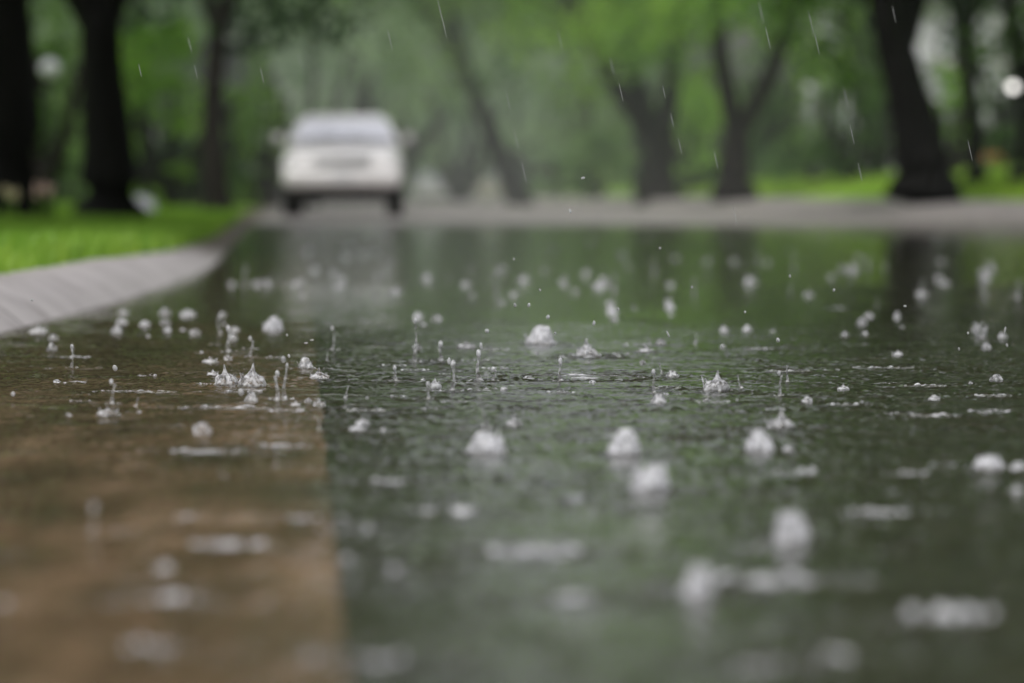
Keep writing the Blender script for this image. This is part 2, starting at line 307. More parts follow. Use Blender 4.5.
# ------------------------------------------------------------------ splashes catalogue (pixel of contact, kind, width, height, short name)
S = [
 (108,416,'mound',25,15,'the pointed frothy splash low at left on the brown gutter'),
 (112,404,'jet',10,26,'the thin jet behind the leftmost frothy splash'),
 (227,385,'peak',24,22,'the left one of the twin peaked splashes'),
 (229,352,'jet',12,28,'the forked jet behind the twin peaked splashes'),
 (251,386,'peak',28,24,'the broad right one of the twin peaked splashes'),
 (250,357,'jet',9,22,'the slim jet rising above the broad peaked splash'),
 (277,400,'jet',11,30,'the shorter of the two joined tall jets'),
 (284,399,'jet',12,44,'the tallest jet of the sharp pair right of the twin peaks'),
 (306,369,'mound',17,17,'the ragged clump behind and right of the tall pair'),
 (319,379,'mound',20,14,'the round white clump beside the gutter edge'),
 (345,408,'jet',6,13,'the stubby jet on the gutter edge'),
 (366,411,'flat',38,6,'the brownish flat ring beside the stubby jet'),
 (358,431,'mound',22,14,'the low froth in front of the stubby jet'),
 (395,381,'jet',8,14,'the short jet midway between gutter and centre'),
 (428,399,'jet',8,18,'the small jet with a flat cap left of the centre jets'),
 (452,391,'jet',14,30,'the left one of the two slender centre jets'),
 (479,381,'jet',12,30,'the right one of the two slender centre jets'),
 (493,381,'jet',7,13,'the tiny jet at the foot of the slender centre jets'),
 (561,381,'jet',9,22,'the beaded jet standing in a wide broken ring'),
 (584,378,'flat',120,5,'the wide broken ring around the beaded jet'),
 (653,393,'jet',8,24,'the thin jet right of the wide broken ring'),
 (667,388,'flat',26,4,'the small flat ring beside the thin jet'),
 (716,391,'peak',30,22,'the sharp peaked splash right of centre'),
 (981,338,'crown',17,19,'the spiky crown near the right edge'),
 (540,344,'cluster',32,22,'the large white cluster behind centre'),
 (587,356,'peak',26,20,'the peaked splash on a long flat ring'),
 (590,357,'flat',64,5,'the long flat ring under the peaked splash'),
 (646,352,'mound',20,10,'the low rounded clump behind the thin jet'),
 (661,345,'mound',15,11,'the smaller clump just beyond the low rounded one'),
 (485,453,'cluster',42,28,'the big blurred mound in front of the centre jets'),
 (487,428,'jet',11,60,'the tall blurred column above the big mound'),
 (624,455,'cluster',38,34,'the upper one of the stacked blurred mounds'),
 (649,491,'cluster',42,36,'the lower one of the stacked blurred mounds'),
 (781,428,'peak',32,22,'the right one of the paired blurred mounds'),
 (759,451,'cluster',32,28,'the left one of the paired blurred mounds'),
 (779,396,'jet',8,26,'the faint jet behind the paired blurred mounds'),
 (791,541,'cluster',42,44,'the tall blurred lump below the paired mounds'),
 (880,513,'flat',66,16,'the wide pale smear right of the tall lump'),
 (797,473,'flat',46,12,'the pale smear just above the tall lump'),
 (909,474,'flat',40,12,'the pale smear above the wide one'),
 (989,468,'cluster',38,20,'the blurred clump at the right edge'),
 (1019,470,'mound',26,18,'the clump cut by the right edge'),
 (765,582,'flat',116,26,'the longest blurred streak at lower right'),
 (697,594,'cluster',48,46,'the blurred lump at the end of the longest streak'),
 (535,552,'flat',98,26,'the broad blurred streak at lower centre'),
 (575,500,'mound',24,14,'the small round blur above the broad streak'),
 (548,482,'mound',20,10,'the faint blur above the small round one'),
 (462,513,'mound',36,20,'the oval blur left of the broad streak'),
 (391,482,'flat',42,14,'the pale oval on the dark water by the gutter'),
 (341,520,'mound',24,17,'the upper blur along the gutter edge'),
 (368,530,'mound',20,18,'the blur beside the gutter edge one'),
 (347,562,'mound',24,26,'the lower blur along the gutter edge'),
 (395,574,'cluster',26,24,'the round blur on dark water at lower left'),
 (382,662,'flat',62,30,'the large faint smear near the bottom'),
 (93,534,'jet',24,42,'the blurred column on the brown bed'),
 (187,517,'flat',30,12,'the small pale oval on the brown bed'),
 (228,545,'flat',80,18,'the wide pale streak on the brown bed'),
 (303,519,'flat',42,14,'the tan oval near the gutter edge'),
 (170,600,'flat',72,24,'the broad pale blur on the brown bed'),
 (150,648,'flat',64,24,'the lowest faint blur on the brown bed'),
 (5,605,'mound',30,22,'the faint blur at the lower left edge'),
 (950,616,'flat',100,36,'the largest pale smear at lower right'),
 (837,658,'mound',52,32,'the faint round blur near the bottom right'),
 (572,600,'mound',52,28,'the soft blur beneath the broad streak'),
 (760,668,'flat',64,22,'the faint smear at the bottom right of centre'),
 (925,386,'flat',40,6,'the bright flat ring on the trunk reflection'),
 (899,368,'flat',30,4,'the thin bright ring above it'),
 (935,416,'flat',50,10,'the blurred flat ring right of the paired mounds'),
 (994,396,'flat',36,7,'the flat ring by the right edge'),
 (845,405,'flat',28,9,'the small flat ring right of the paired mounds'),
 (790,371,'flat',40,4,'the thin bright ring right of the peaked splash'),
 (760,349,'flat',30,5,'the slim ring behind the peaked splash'),
 (865,335,'mound',9,10,'the small clump on a thin ring at right'),
 (670,309,'mound',15,15,'the round far blur right of centre'),
 (747,331,'mound',13,13,'the far blur on a thin ring'),
 (836,308,'flat',28,9,'the pale flat blur far right of centre'),
 (897,318,'mound',11,14,'the far blur on the trunk reflection'),
 (188,316,'mound',20,14,'the far blur above the brown water'),
 (167,332,'mound',12,14,'the small far blur nearest the kerb'),
 (273,330,'cluster',24,18,'the large far blur left of the vehicle reflection'),
 (52,351,'mound',12,14,'the bright round blur near the kerb foot'),
 (72,368,'jet',8,24,'the blurred jet by the kerb foot'),
 (122,324,'mound',16,12,'the blur midway along the kerb foot'),
 (145,326,'mound',15,12,'the blur just past the kerb foot'),
 (38,333,'mound',22,14,'the wide blur touching the kerb'),
 (220,334,'jet',10,22,'the far jet left of the large blur'),
 (332,350,'jet',10,26,'the blurred jet under the vehicle reflection'),
 (210,363,'mound',17,10,'the low clump left of the twin peaks'),
 (205,452,'flat',70,8,'the long bright streak across the brown water'),
 (280,446,'flat',50,8,'the bright streak meeting the gutter edge'),
 (148,392,'flat',44,4,'the thin streak right of the pointed frothy splash'),
 (240,408,'flat',60,4,'the thin streak before the twin peaks'),
 (415,362,'jet',9,46,'the tall blurred jet left of the centre jets'),
 (440,361,'jet',12,20,'the squat jet beside the tall blurred one'),
 (497,296,'jet',14,32,'the far pale column at centre'),
 (418,318,'mound',14,14,'the far blur above the tall blurred jet'),
 (466,348,'mound',22,12,'the soft clump behind the slender centre jets'),
 (600,288,'mound',16,14,'the very far blur at centre'),
 (612,313,'mound',17,16,'the far blur beyond the white cluster'),
]

# ------------------------------------------------------------------ water surface with real ring waves
def px2D(y): return CAMH * FPX / (y - HY)
rowsD = np.concatenate([np.arange(1.9, 4.8, 0.008), np.arange(4.8, 9.4, 0.0048), np.arange(9.4, 14.01, 0.011)])
NC = 640
tt = np.linspace(-0.158, 0.158, NC)
GX = rowsD[:, None] * tt[None, :]; GY = np.repeat(rowsD[:, None], NC, 1)
GZ = np.zeros_like(GX)
def add_ring(cx, cy, Rr, wid, lam, amp):
    ext = Rr + 2.6 * wid
    r0, r1 = np.searchsorted(rowsD, [cy - ext, cy + ext])
    if r1 <= r0: return
    ymid = max(cy, 1.9)
    dx = ymid * (tt[1] - tt[0])
    c0 = int(np.clip((min(cx - ext, 0) / max(cy - ext, 1.9) if cx - ext < 0 else (cx - ext) / (cy + ext)) / (tt[1] - tt[0]) + NC / 2, 0, NC))
    c1 = int(np.clip(((cx + ext) / max(cy - ext, 1.9) if cx + ext > 0 else (cx + ext) / (cy + ext)) / (tt[1] - tt[0]) + NC / 2 + 1, 0, NC))
    if c1 <= c0: return
    xs = GX[r0:r1, c0:c1] - cx; ys = GY[r0:r1, c0:c1] - cy
    r = np.sqrt(xs * xs + ys * ys)
    GZ[r0:r1, c0:c1] += amp * np.exp(-((r - Rr) / wid) ** 2) * np.cos(2 * np.pi * (r - Rr) / lam)
n_rings = 5000
for k in range(n_rings):
    D = 1.9 + (12.1) * rng.random() ** 0.62
    x = (rng.random() * 2 - 1) * 0.158 * D
    Rr = rng.uniform(0.0, 0.14); lam = rng.uniform(0.014, 0.032)
    add_ring(x, D, Rr, rng.uniform(0.012, 0.03), lam, rng.uniform(0.2, 1.0) ** 2 * 0.0018 * (0.03 / (0.03 + Rr)) ** 0.5)
for k in range(240):
    D = 4.0 + 7 * rng.random(); Rr = rng.uniform(0.02, 0.13); a0 = rng.uniform(.4, 1) * .0020 * (0.03 / Rr) ** .4; x0 = (rng.random() * 2 - 1) * .15 * D
    add_ring(x0, D, Rr, 0.012, 0.03, a0); add_ring(x0, D, Rr * .62, 0.008, 0.022, a0 * .7)
for (px, py, kind, w, h, nm) in S:
    p = on_plane(px, py); s = FPX / p.y
    if p.y < 13:
        ww = w / s
        add_ring(p.x, p.y, ww * 0.55, 0.014, 0.028, 0.0024)
        add_ring(p.x, p.y, ww * 0.55 + 0.04, 0.014, 0.024, 0.0014)
        add_ring(p.x, p.y, 0, ww * 0.4, 0.5, -0.002)
# long low swell
for k in range(40):
    a = rng.uniform(0, 2 * np.pi); lam = rng.uniform(0.07, 0.22)
    kx, ky = np.cos(a) * 2 * np.pi / lam, np.sin(a) * 2 * np.pi / lam
    GZ += 0.00006 * lam / 0.1 * np.sin(kx * GX + ky * GY + rng.uniform(0, 7))
edge = np.clip((rowsD[0] + 0.0 + 0.12 - GY) / 0.12, 0, 1) + np.clip((GY - 13.0) / 1.0, 0, 1) + np.clip((np.abs(tt)[None, :] - 0.146) / 0.012, 0, 1)
fade = np.interp(GY, [6.8, 9.0, 11.0, 14.0], [1, .55, .28, .15]); edge = np.clip(edge, 0, 1); GZ *= (1 - edge) * fade; edge = np.maximum(edge, np.interp(GY, [8.5, 13.0], [0, 1]))
nr = len(rowsD)
V = np.stack([GX, GY, GZ], -1).reshape(-1, 3)
idx = np.arange(nr * NC).reshape(nr, NC)
F = np.stack([idx[:-1, :-1], idx[:-1, 1:], idx[1:, 1:], idx[1:, :-1]], -1).reshape(-1, 4)
n0 = len(V)
Da, Db = rowsD[0], rowsD[-1]
xa, xb = 0.158 * Da, 0.158 * Db
# surround: extra corner vertices plus the grid's own corners
ex = np.array([[-30, -10, 0], [30, -10, 0], [30, 58, 0], [-30, 58, 0]])
V = np.concatenate([V, ex]); E = [n0, n0 + 1, n0 + 2, n0 + 3]
c00, c01, c10, c11 = idx[0, 0], idx[0, -1], idx[-1, 0], idx[-1, -1]
F = np.concatenate([F, [[E[0], E[1], c01, c00], [c01, E[1], E[2], c11], [c10, c11, E[2], E[3]], [E[0], c00, c10, E[3]]]])
me = np_mesh('water', V, F, 4)
a_ = me.attributes.new('outer', 'FLOAT', 'POINT')
a_.data.foreach_set('value', np.concatenate([edge.ravel(), np.ones(4)]).astype(np.float32))
structure(mesh_obj('water', me, M['water']))

# ------------------------------------------------------------------ splash builders
def revolve(bm, prof, seg, rfun=None, zfun=None, axis=None):
    rings = []
    for j, (r, z) in enumerate(prof):
        ax = axis(z) if axis else (0, 0)
        if r <= 1e-6:
            rings.append([bm.verts.new((ax[0], ax[1], z))]); continue
        row = []
        for i in range(seg):
            a = 2 * math.pi * i / seg
            rr = r * (rfun(a, j) if rfun else 1); zz = z + (zfun(a, j) if zfun else 0)
            row.append(bm.verts.new((ax[0] + rr * math.cos(a), ax[1] + rr * math.sin(a), zz)))
        rings.append(row)
    for A, B in zip(rings, rings[1:]):
        for i in range(seg):
            j = (i + 1) % seg
            if len(A) == 1 and len(B) == 1: continue
            if len(B) == 1: bm.faces.new((A[i], A[j], B[0]))
            elif len(A) == 1: bm.faces.new((A[0], B[j], B[i]))
            else: bm.faces.new((A[i], A[j], B[j], B[i]))
def bead_bm(r, c, stretch=1.25, seed=0):
    bm = bmesh.new(); q = bmesh.ops.create_icosphere(bm, subdivisions=2, radius=r)
    for v in bm.verts:
        n = mnoise.noise(v.co / r * 0.9 + Vector((seed, 0, 0))); v.co *= 1 + 0.15 * n
        v.co.z *= stretch
    bmesh.ops.translate(bm, verts=bm.verts, vec=c); return bm
def jet_bm(w, h, sd):
    q = random.Random(sd); bm = bmesh.new(); r = w / 2
    k = q.uniform(0.85, 1.1)
    prof = [(1.0, -0.05), (0.82, 0.0), (0.6, 0.06), (0.44, 0.14), (0.36, 0.26), (0.30, 0.38), (0.27, 0.5), (0.24, 0.6), (0.2, 0.7), (0.17 * k, 0.78), (0.26, 0.85), (0.33, 0.91), (0.24, 0.97), (0, 1.0)]
    r *= q.uniform(.75, 1.25); lx, ly = q.uniform(-.24, .24), q.uniform(-.12, .12); ph = q.uniform(0, 6)
    revolve(bm, [(a * r, b * h) for a, b in prof], 14,
            rfun=lambda a, j: 1 + 0.22 * mnoise.noise(Vector((math.cos(a) * 1.5, math.sin(a) * 1.5, j * 0.6 + sd))),
            axis=lambda z: (lx * z + 0.18 * r * math.sin(z / h * 5 + ph), ly * z)); return bm
def dome_bm(w, h, sd, peak=True):
    q = random.Random(sd); bm = bmesh.new(); r = w / 2
    if peak: prof = [(0.96, -0.06), (1.0, 0.04), (0.98, 0.14), (0.86, 0.26), (0.66, 0.36), (0.46, 0.43), (0.28, 0.52), (0.15, 0.66), (0.09, 0.8), (0.06, 0.93), (0, 1.0)]
    else: prof = [(0.95, -0.08), (1.0, 0.03), (0.98, 0.12), (0.9, 0.25), (0.76, 0.4), (0.6, 0.55), (0.44, 0.7), (0.25, 0.8), (0, 0.85)]
    sx = q.uniform(-.2, .2)
    revolve(bm, [(a * r, b * h) for a, b in prof], 30,
            rfun=lambda a, j: 1 + 0.30 * mnoise.noise(Vector((math.cos(a) * 2.4, math.sin(a) * 2.4, j * 0.5 + sd))) + 0.05 * mnoise.noise(Vector((math.cos(a) * 6, math.sin(a) * 7, j * 1.1 + sd))),
            zfun=lambda a, j: 0.0 if j < 2 else h * (0.16 if j < 8 else 0.03) * mnoise.noise(Vector((math.cos(a) * 4, math.sin(a) * 4, sd + j * 0.4))),
            axis=lambda z: (sx * z, 0)); return bm
def spikes_into(bm, w, h, sd, n):
    q = random.Random(sd + 5)
    for i in range(n):
        a = q.uniform(0, 2 * math.pi); r0 = w / 2 * q.uniform(0.5, 0.95); L = h * q.uniform(0.25, 0.6); th = w * 0.022
        d = Vector((math.cos(a) * q.uniform(.2, .8), math.sin(a) * q.uniform(.2, .8), 1)).normalized()
        b = Vector((math.cos(a) * r0, math.sin(a) * r0, h * q.uniform(0.1, 0.3)))
        m = d.to_track_quat('Z', 'Y').to_matrix().to_4x4()
        c = bmesh.ops.create_cone(bm, cap_ends=True, segments=6, radius1=th * 1.4, radius2=th * 0.5, depth=L)
        bmesh.ops.transform(bm, matrix=Matrix.Translation(b + d * L / 2) @ m, verts=c['verts'])
        s = bmesh.ops.create_icosphere(bm, subdivisions=1, radius=th * q.uniform(0.9, 1.5))
        bmesh.ops.translate(bm, verts=s['verts'], vec=b + d * L)
def crown_bm(w, h, sd):
    bm = bmesh.new(); r = w / 2; seg = 60; nz = 9; nf = 9; rows = []
    for j in range(nz):
        t = j / (nz - 1); row = []
        for i in range(seg):
            a = 2 * math.pi * i / seg
            f = 0.5 + 0.5 * math.cos(nf * a + 1.2 * math.sin(a * 2 + sd)); f = f ** 2.5
            hh = h * (0.42 + 0.55 * f * (0.8 + 0.35 * mnoise.noise(Vector((math.cos(a) * 2, math.sin(a) * 2, sd)))))
            rr = r * (0.62 + 0.06 * math.sin(t * 3) + 0.34 * t * t)
            pinch = 1
            row.append(bm.verts.new((rr * math.cos(a), rr * math.sin(a), t * hh - 0.002)))
        rows.append(row)
    for A, B in zip(rows, rows[1:]):
        for i in range(seg): bm.faces.new((A[i], A[(i + 1) % seg], B[(i + 1) % seg], B[i]))
    return bm
def ring_bm(w, h, sd):
    bm = bmesh.new(); r = w / 2; seg = 64; m = 8; rows = []
    for i in range(seg):
        a = 2 * math.pi * i / seg
        n = mnoise.noise(Vector((math.cos(a) * 2.2, math.sin(a) * 2.2, sd))); n2 = mnoise.noise(Vector((math.cos(a) * 6, math.sin(a) * 6, sd + 3)))
        th = max(0.04, 0.15 + 1.9 * n + 0.8 * n2); rr = r * (1 + 0.05 * n2); row = []
        hh = h * th * 0.8; tw = min(r * 0.3, h * 0.7 + 0.004) * (0.5 + 0.5 * th)
        for j in range(m):
            b = 2 * math.pi * j / m
            row.append(bm.verts.new(((rr + tw * 0.5 * math.cos(b)) * math.cos(a), (rr + tw * 0.5 * math.cos(b)) * math.sin(a), hh * 0.5 * math.sin(b) + hh * 0.32)))
        rows.append(row)
    for i in range(seg):
        A, B = rows[i], rows[(i + 1) % seg]
        for j in range(m): bm.faces.new((A[j], B[j], B[(j + 1) % m], A[(j + 1) % m]))
    return bm

KIND = {'mound': ('splash', 'frothy'), 'peak': ('splash', 'frothy'), 'cluster': ('splash', 'frothy'), 'jet': ('water_jet', 'clear'), 'flat': ('splash_ring', 'pale'), 'crown': ('crown_splash', 'clear')}
def lab(nm, kind):
    s = nm[4:] if nm.startswith('the ') else nm
    wds = s.split()
    if len(wds) > 15: s = ' '.join(wds[:15])
    return s
for i, (px, py, kind, w, h, nm) in enumerate(S):
    p = on_plane(px, py); s = FPX / p.y; blur = FPX * 0.034 * abs(1 / p.y - 1 / 6.35); ww, hh = max(w - .70 * blur, .42 * w) / s, max(h - .72 * blur, .36 * h) / s
    name = KIND[kind][0]
    cat = {'splash': 'splash', 'water_jet': 'water jet', 'splash_ring': 'splash ring', 'crown_splash': 'crown splash'}[name]
    t = thing(name, lab(nm, kind), cat, (p.x, p.y, 0), random.uniform(0, 6) if kind != 'jet' else random.uniform(-.3, .3), 'rain splashes on the flooded road')
    q = random.Random(i)
    if kind == 'jet':
        bm_obj('column', jet_bm(ww, hh * 0.86, i), M['clear'], t)
        bm_obj('bead', bead_bm(ww * 0.18 + 0.0008, Vector((q.uniform(-.1, .1) * ww, 0, hh * 0.93)), 1.5, i), M['drop'], t)
        if 340 < py < 440: bm_obj('rim', ring_bm(ww * 1.7, hh * 0.08, i), M['froth'], t)
    elif kind in ('mound', 'peak', 'cluster'):
        bm = dome_bm(ww, hh * (1.0 if kind == 'peak' else .85 if kind == 'mound' else 1.15), i, kind == 'peak' or (kind == 'mound' and i % 3 == 0)); spikes_into(bm, ww, hh * .8, i, 8)
        bm_obj('froth', bm, M['foam'] if py > 430 or py < 345 else M['froth'], t)
        if kind == 'cluster':
            for k in range(4):
                a = q.uniform(0, 6.28)
                b2 = dome_bm(ww * q.uniform(.3, .55), hh * q.uniform(.6, 1.25), i * 7 + k, k % 2 == 0)
                bmesh.ops.translate(b2, verts=b2.verts, vec=(math.cos(a) * ww * .36, math.sin(a) * ww * .36, 0))
                bm_obj('lobe', b2, M['foam'], t)
        for k in range(2):
            a = q.uniform(0, 6.28); rr = ww * 0.55
            bm_obj('bead', bead_bm(ww * 0.045 + 0.0006, Vector((math.cos(a) * rr, math.sin(a) * rr, 0.001)), 1.0, i + k), M['drop'], t)
    elif kind == 'crown':
        o = bm_obj('crown_wall', crown_bm(ww, hh, i), M['clear'], t)
        md = o.modifiers.new('solid', 'SOLIDIFY'); md.thickness = 0.0016
        for k in range(7):
            a = 2 * math.pi * k / 7 + .3
            bm_obj('bead', bead_bm(0.0016, Vector((math.cos(a) * ww * .5, math.sin(a) * ww * .5, hh * (0.86 + 0.12 * math.sin(k * 2.4)))), 1.2, k), M['drop'], t)
        bm_obj('rim', ring_bm(ww * 1.4, hh * .12, i), M['froth'], t)
    else:
        bm_obj('rim', ring_bm(ww, max(hh * (.42 if py < 440 else .95), 0.0035) , i), M['foam'], t)  # pale rim stands in for sky highlights on the ripple crests
        bm_obj('froth', dome_bm(ww * (.22 if py < 440 else .45), max(hh * (0.4 if py < 440 else .6), 0.003), i, True), M['foam'], t)

# smaller splashes, each next to one of those above
protos = {}
def proto(kind, v):
    if (kind, v) not in protos:
        me = bpy.data.meshes.new('splash')
        bm = {'mound': lambda: dome_bm(0.02, 0.014, 50 + v, v % 2 == 0), 'jet': lambda: jet_bm(0.012, 0.03, 60 + v), 'flat': lambda: ring_bm(0.045, 0.004, 70 + v)}[kind]()
        if kind == 'mound': spikes_into(bm, 0.02, 0.014, v, 7)
        bm.to_mesh(me); bm.free(); me.polygons.foreach_set('use_smooth', [True] * len(me.polygons)); me.materials.append(M['clear'] if kind == 'jet' else M['froth']); protos[(kind, v)] = me
    return protos[(kind, v)]
q = random.Random(21); placed = [(a[0], a[1]) for a in S]; n_small = 0
order = list(range(len(S))) * 4; dirs = ['left of', 'right of', 'behind', 'in front of']; q.shuffle(order); used = set()
for i in order:
    if n_small >= 150: break
    px, py, kind, w, h, nm = S[i]
    d = q.choice(dirs)
    if (i, d) in used: continue
    pk = (py - 200) / 190
    gap = w / 2 + q.uniform(10, 30)
    if d == 'left of': x, y = px - gap, py + q.uniform(-3, 3) * pk
    elif d == 'right of': x, y = px + gap, py + q.uniform(-3, 3) * pk
    elif d == 'behind': x, y = px + q.uniform(-6, 6), py - q.uniform(9, 17) * pk
    else: x, y = px + q.uniform(-6, 6), py + q.uniform(9, 17) * pk
    if not (2 < x < 1022 and 262 < y < 676): continue
    if y > 440 and q.random() < 0.7: continue
    p = on_plane(x, y)
    if p.x < left_kerb(p.y) + 0.05: continue
    if min((x - a) ** 2 / 14 ** 2 + (y - b) ** 2 / 7 ** 2 for a, b in placed) < 0.7: continue
    placed.append((x, y)); used.add((i, d))
    kd = q.choice(['mound', 'mound', 'jet', 'mound', 'mound'] if y < 340 else ['mound', 'flat', 'jet', 'flat', 'mound', 'flat', 'flat'])
    o = bpy.data.objects.new('small_splash', proto(kd, q.randrange(4))); link(o)
    o.location = (p.x, p.y, 0.0005); o.rotation_euler = (q.uniform(-.25, .25), q.uniform(-.25, .25), q.uniform(0, 6.28)) if kd == 'jet' else (0, 0, q.uniform(0, 6.28)); sc = q.uniform(0.35, 1.25) * (.75 if kd == 'jet' else 1) * (0.6 if y > 450 else 1.0) * (1.25 if y < 335 else 1)
    o.scale = (sc, sc, sc * q.uniform(.7, 1.2))
    word = {'mound': 'small clump of froth', 'jet': 'little upright spurt', 'flat': 'little flat ring'}[kd]
    L = f"{word} {d} {nm}".split()
    o['label'] = ' '.join(L[:16]); o['category'] = 'splash'; o['group'] = 'small rain splashes'
    n_small += 1

q = random.Random(5)
for k in range(100):
    y = 232 + 66 * q.random() ** .75; x = q.uniform(290, 1018) if k > 8 else q.uniform(230, 300); 
    if k <= 8: y = max(y, 285)
    p = on_plane(x, y); o = bpy.data.objects.new('far_splash', proto(q.choice(['mound', 'mound', 'jet']), q.randrange(4))); link(o)
    o.location = (p.x, p.y, 0); o.rotation_euler = (0, 0, q.uniform(0, 6)); sc = q.uniform(0.9, 2.0); o.scale = (sc * q.uniform(1, 1.6), sc, sc * q.uniform(.7, 1.2))
    o['label'] = 'faint blurred splash among the reflections on the far water'; o['category'] = 'splash'; o['group'] = 'faint splashes on the far water'

# ------------------------------------------------------------------ droplets in the air
drops = [(115,368,4.5,6.5,'round bead hanging over the thin jet at lower left'),(241,392,5.5,8,'oval bead falling between the twin peaks and the tall pair'),
 (287,335,2,3,'droplet above the tall pair of jets'),(289,356,2.5,4,'droplet just over the tall pair'),(306,343,4,1.6,'flat fleck right of the tall pair'),(312,340,4,1.5,'higher flat fleck right of the tall pair'),
 (449,361,3.4,7.5,'long bead above the left slender jet'),(481,346,3,7,'long bead above the right slender jet'),(548,317,4,4.5,'bright bead above the large white cluster'),(555,333,2.5,2.5,'tiny bead right of the white cluster'),
 (594,323,3,5,'angular droplet right of the white cluster'),(618,309,2,3,'fleck high above the long ring'),(529,305,3,4.5,'slanting fleck right above centre'),(515,305,2.5,4.5,'slanting fleck high above the slender jets'),
 (514,259,2,2.8,'highest bright droplet above centre'),(668,334,1.8,7,'upright sliver above the small clumps'),(778,340,3.5,5,'bright bead left of the thin ring at right'),(487,331,4.5,4.5,'blurred bead between centre jets and cluster'),
 (570,211,2.5,5,'bent bright drop over the far road'),(583,178,4,2.4,'short bright fleck against the hazy trees'),(790,276,2,4,'droplet over the dim reflection at right'),(834,290,2.5,3.5,'droplet above the pale flat blur'),
 (692,287,2,3,'fleck over the far round blur'),(722,346,2,4,'fleck above the peaked splash'),(959,349,2,4,'droplet left below the spiky crown'),(1005,330,2,7,'sliver right of the spiky crown'),(1007,345,2,4,'droplet right below the spiky crown'),
 (968,333,2,3,'fleck left of the spiky crown'),(905,306,3,2,'flat fleck over the trunk reflection'),(660,248,2.4,2.4,'fleck over the far water right of centre'),(540,290,2,3,'fleck above the white cluster'),
 (395,373,3,3,'bead above the short jet at left of centre'),(428,385,4,3,'flat cap bead over the small jet'),(13,394,4,5,'small blurred bead at the left edge'),(32,300,3,3,'speck in front of the kerb'),
 (345,398,3.5,4,'bead over the stubby jet'),(367,398,3,3,'bead right of the stubby jet'),(737,400,2,3,'fleck in front of the peaked splash'),(862,402,2.6,2.6,'yellowish bead at right'),(745,312,2,3,'fleck above the far blur on a ring')]
base_drop = bpy.data.meshes.new('droplet'); b_ = bead_bm(1.0, Vector((0, 0, 0)), 1.0, 3); b_.to_mesh(base_drop); b_.free()
base_drop.polygons.foreach_set('use_smooth', [True] * len(base_drop.polygons)); base_drop.materials.append(M['drop'])
for i, (px, py, w, h, lb) in enumerate(drops):
    D = 6.35 + 0.35 * math.sin(i * 2.1)
    if py > 375: D = min(D, px2D(py + 8))
    p = at(px, py, D); s = FPX / D
    o = bpy.data.objects.new('droplet', base_drop); link(o); o.location = p; o.scale = (w / 2 / s, w / 2 / s, h / 2 / s)
    o.rotation_euler = (0, random.uniform(-.5, .5), random.uniform(0, 3)); tag(o, lb, 'droplet', 'droplets flung into the air')
# falling rain: slim drops
rain = [(664,92,'against the leaning trunk right of centre'),(672,120,'beside the lower trunk right of centre'),(680,146,'above the grey car'),(612,66,'against the dark limb at upper centre'),(621,92,'below the dark limb at upper centre'),
 (508,100,'in front of the hazy trees at centre'),(516,138,'over the leaning hazy trunk'),(524,172,'at the foot of the leaning hazy trunk'),(440,10,'high above the vehicle at right'),(444,26,'just beneath the highest drop right of the vehicle'),
 (761,12,'over the forked tree'),(768,38,'right of the forked tree limbs'),(811,22,'against the bright leaves at upper right'),(817,44,'against the dark leaves at upper right'),(846,98,'beside the thick right trunk'),(852,134,'in front of the reddish house'),
 (860,172,'over the right lawn'),(894,14,'on the thick right trunk'),(190,45,'between the two left trunks'),(196,72,'over the bright leaves at left'),(140,70,'beside the second left trunk'),(300,60,'above the vehicle roof at left'),(262,75,'left of the vehicle roof'),
 (716,160,'by the forked tree foot'),(735,215,'over the far pavement'),(560,40,'in the pale leaves at upper centre'),(970,150,'by the thin right trunk'),(390,40,'in the haze above the vehicle')]
for i, (px, py, where) in enumerate(rain):
    D = 6.2 + 0.7 * math.sin(i * 1.7); p = at(px, py, D); s = FPX / D
    o = bpy.data.objects.new('raindrop', base_drop); link(o); o.location = p; L = 7 + 5 * abs(math.sin(i * 3.3))
    o.scale = (0.24 / s, 0.24 / s, L / s); o.rotation_euler = (0, R(-13), 0); tag(o, 'slim falling raindrop ' + where, 'raindrop', 'raindrops falling through the air')

# ------------------------------------------------------------------ grass
def blades(name, n, sampler, hmin, hmax, wid, mat, label):
    P = sampler(n); n = len(P)
    h = rng.uniform(hmin, hmax, n); a = rng.uniform(0, 2 * np.pi, n); w = wid * rng.uniform(.7, 1.3, n)
    dx, dy = np.cos(a) * w, np.sin(a) * w; lean = rng.normal(0, 0.35, (n, 2)) * h[:, None]
    v = np.zeros((n, 5, 3))
    v[:, 0] = P + np.stack([-dx, -dy, -0.01 + 0 * h], -1); v[:, 1] = P + np.stack([dx, dy, -0.01 + 0 * h], -1)
    mid = P + np.stack([lean[:, 0] * .35, lean[:, 1] * .35, h * .6], -1)
    v[:, 2] = mid + np.stack([dx * .7, dy * .7, 0 * h], -1); v[:, 3] = mid - np.stack([dx * .7, dy * .7, 0 * h], -1)
    v[:, 4] = P + np.stack([lean[:, 0], lean[:, 1], h], -1)
    i = np.arange(n)[:, None] * 5
    f = np.concatenate([i + [[0, 1, 2]], i + [[0, 2, 3]], i + [[3, 2, 4]]])
    me = np_mesh(name, v.reshape(-1, 3), f, 3)
    return stuff(mesh_obj(name, me, mat, smooth=False), label, 'grass')
def samp_left(n):
    D = 6.5 + 60 * rng.random(n) ** 1.6; o = 0.28 + 5.0 * rng.random(n) ** 1.3
    x = left_kerb(D) - o
    kh = np.array([kerb_h(d) for d in D]); z = base_z(D) + np.interp(o, [0.13, 0.6, 3], [0, 0.01, 0.02]) * 0 + np.where(o < .6, kh, np.interp(o, [.6, 3], [1, 0]) * (kh + .01) + np.interp(o, [.6, 3], [0, 1]) * .15)
    return np.stack([x, D, z], -1)
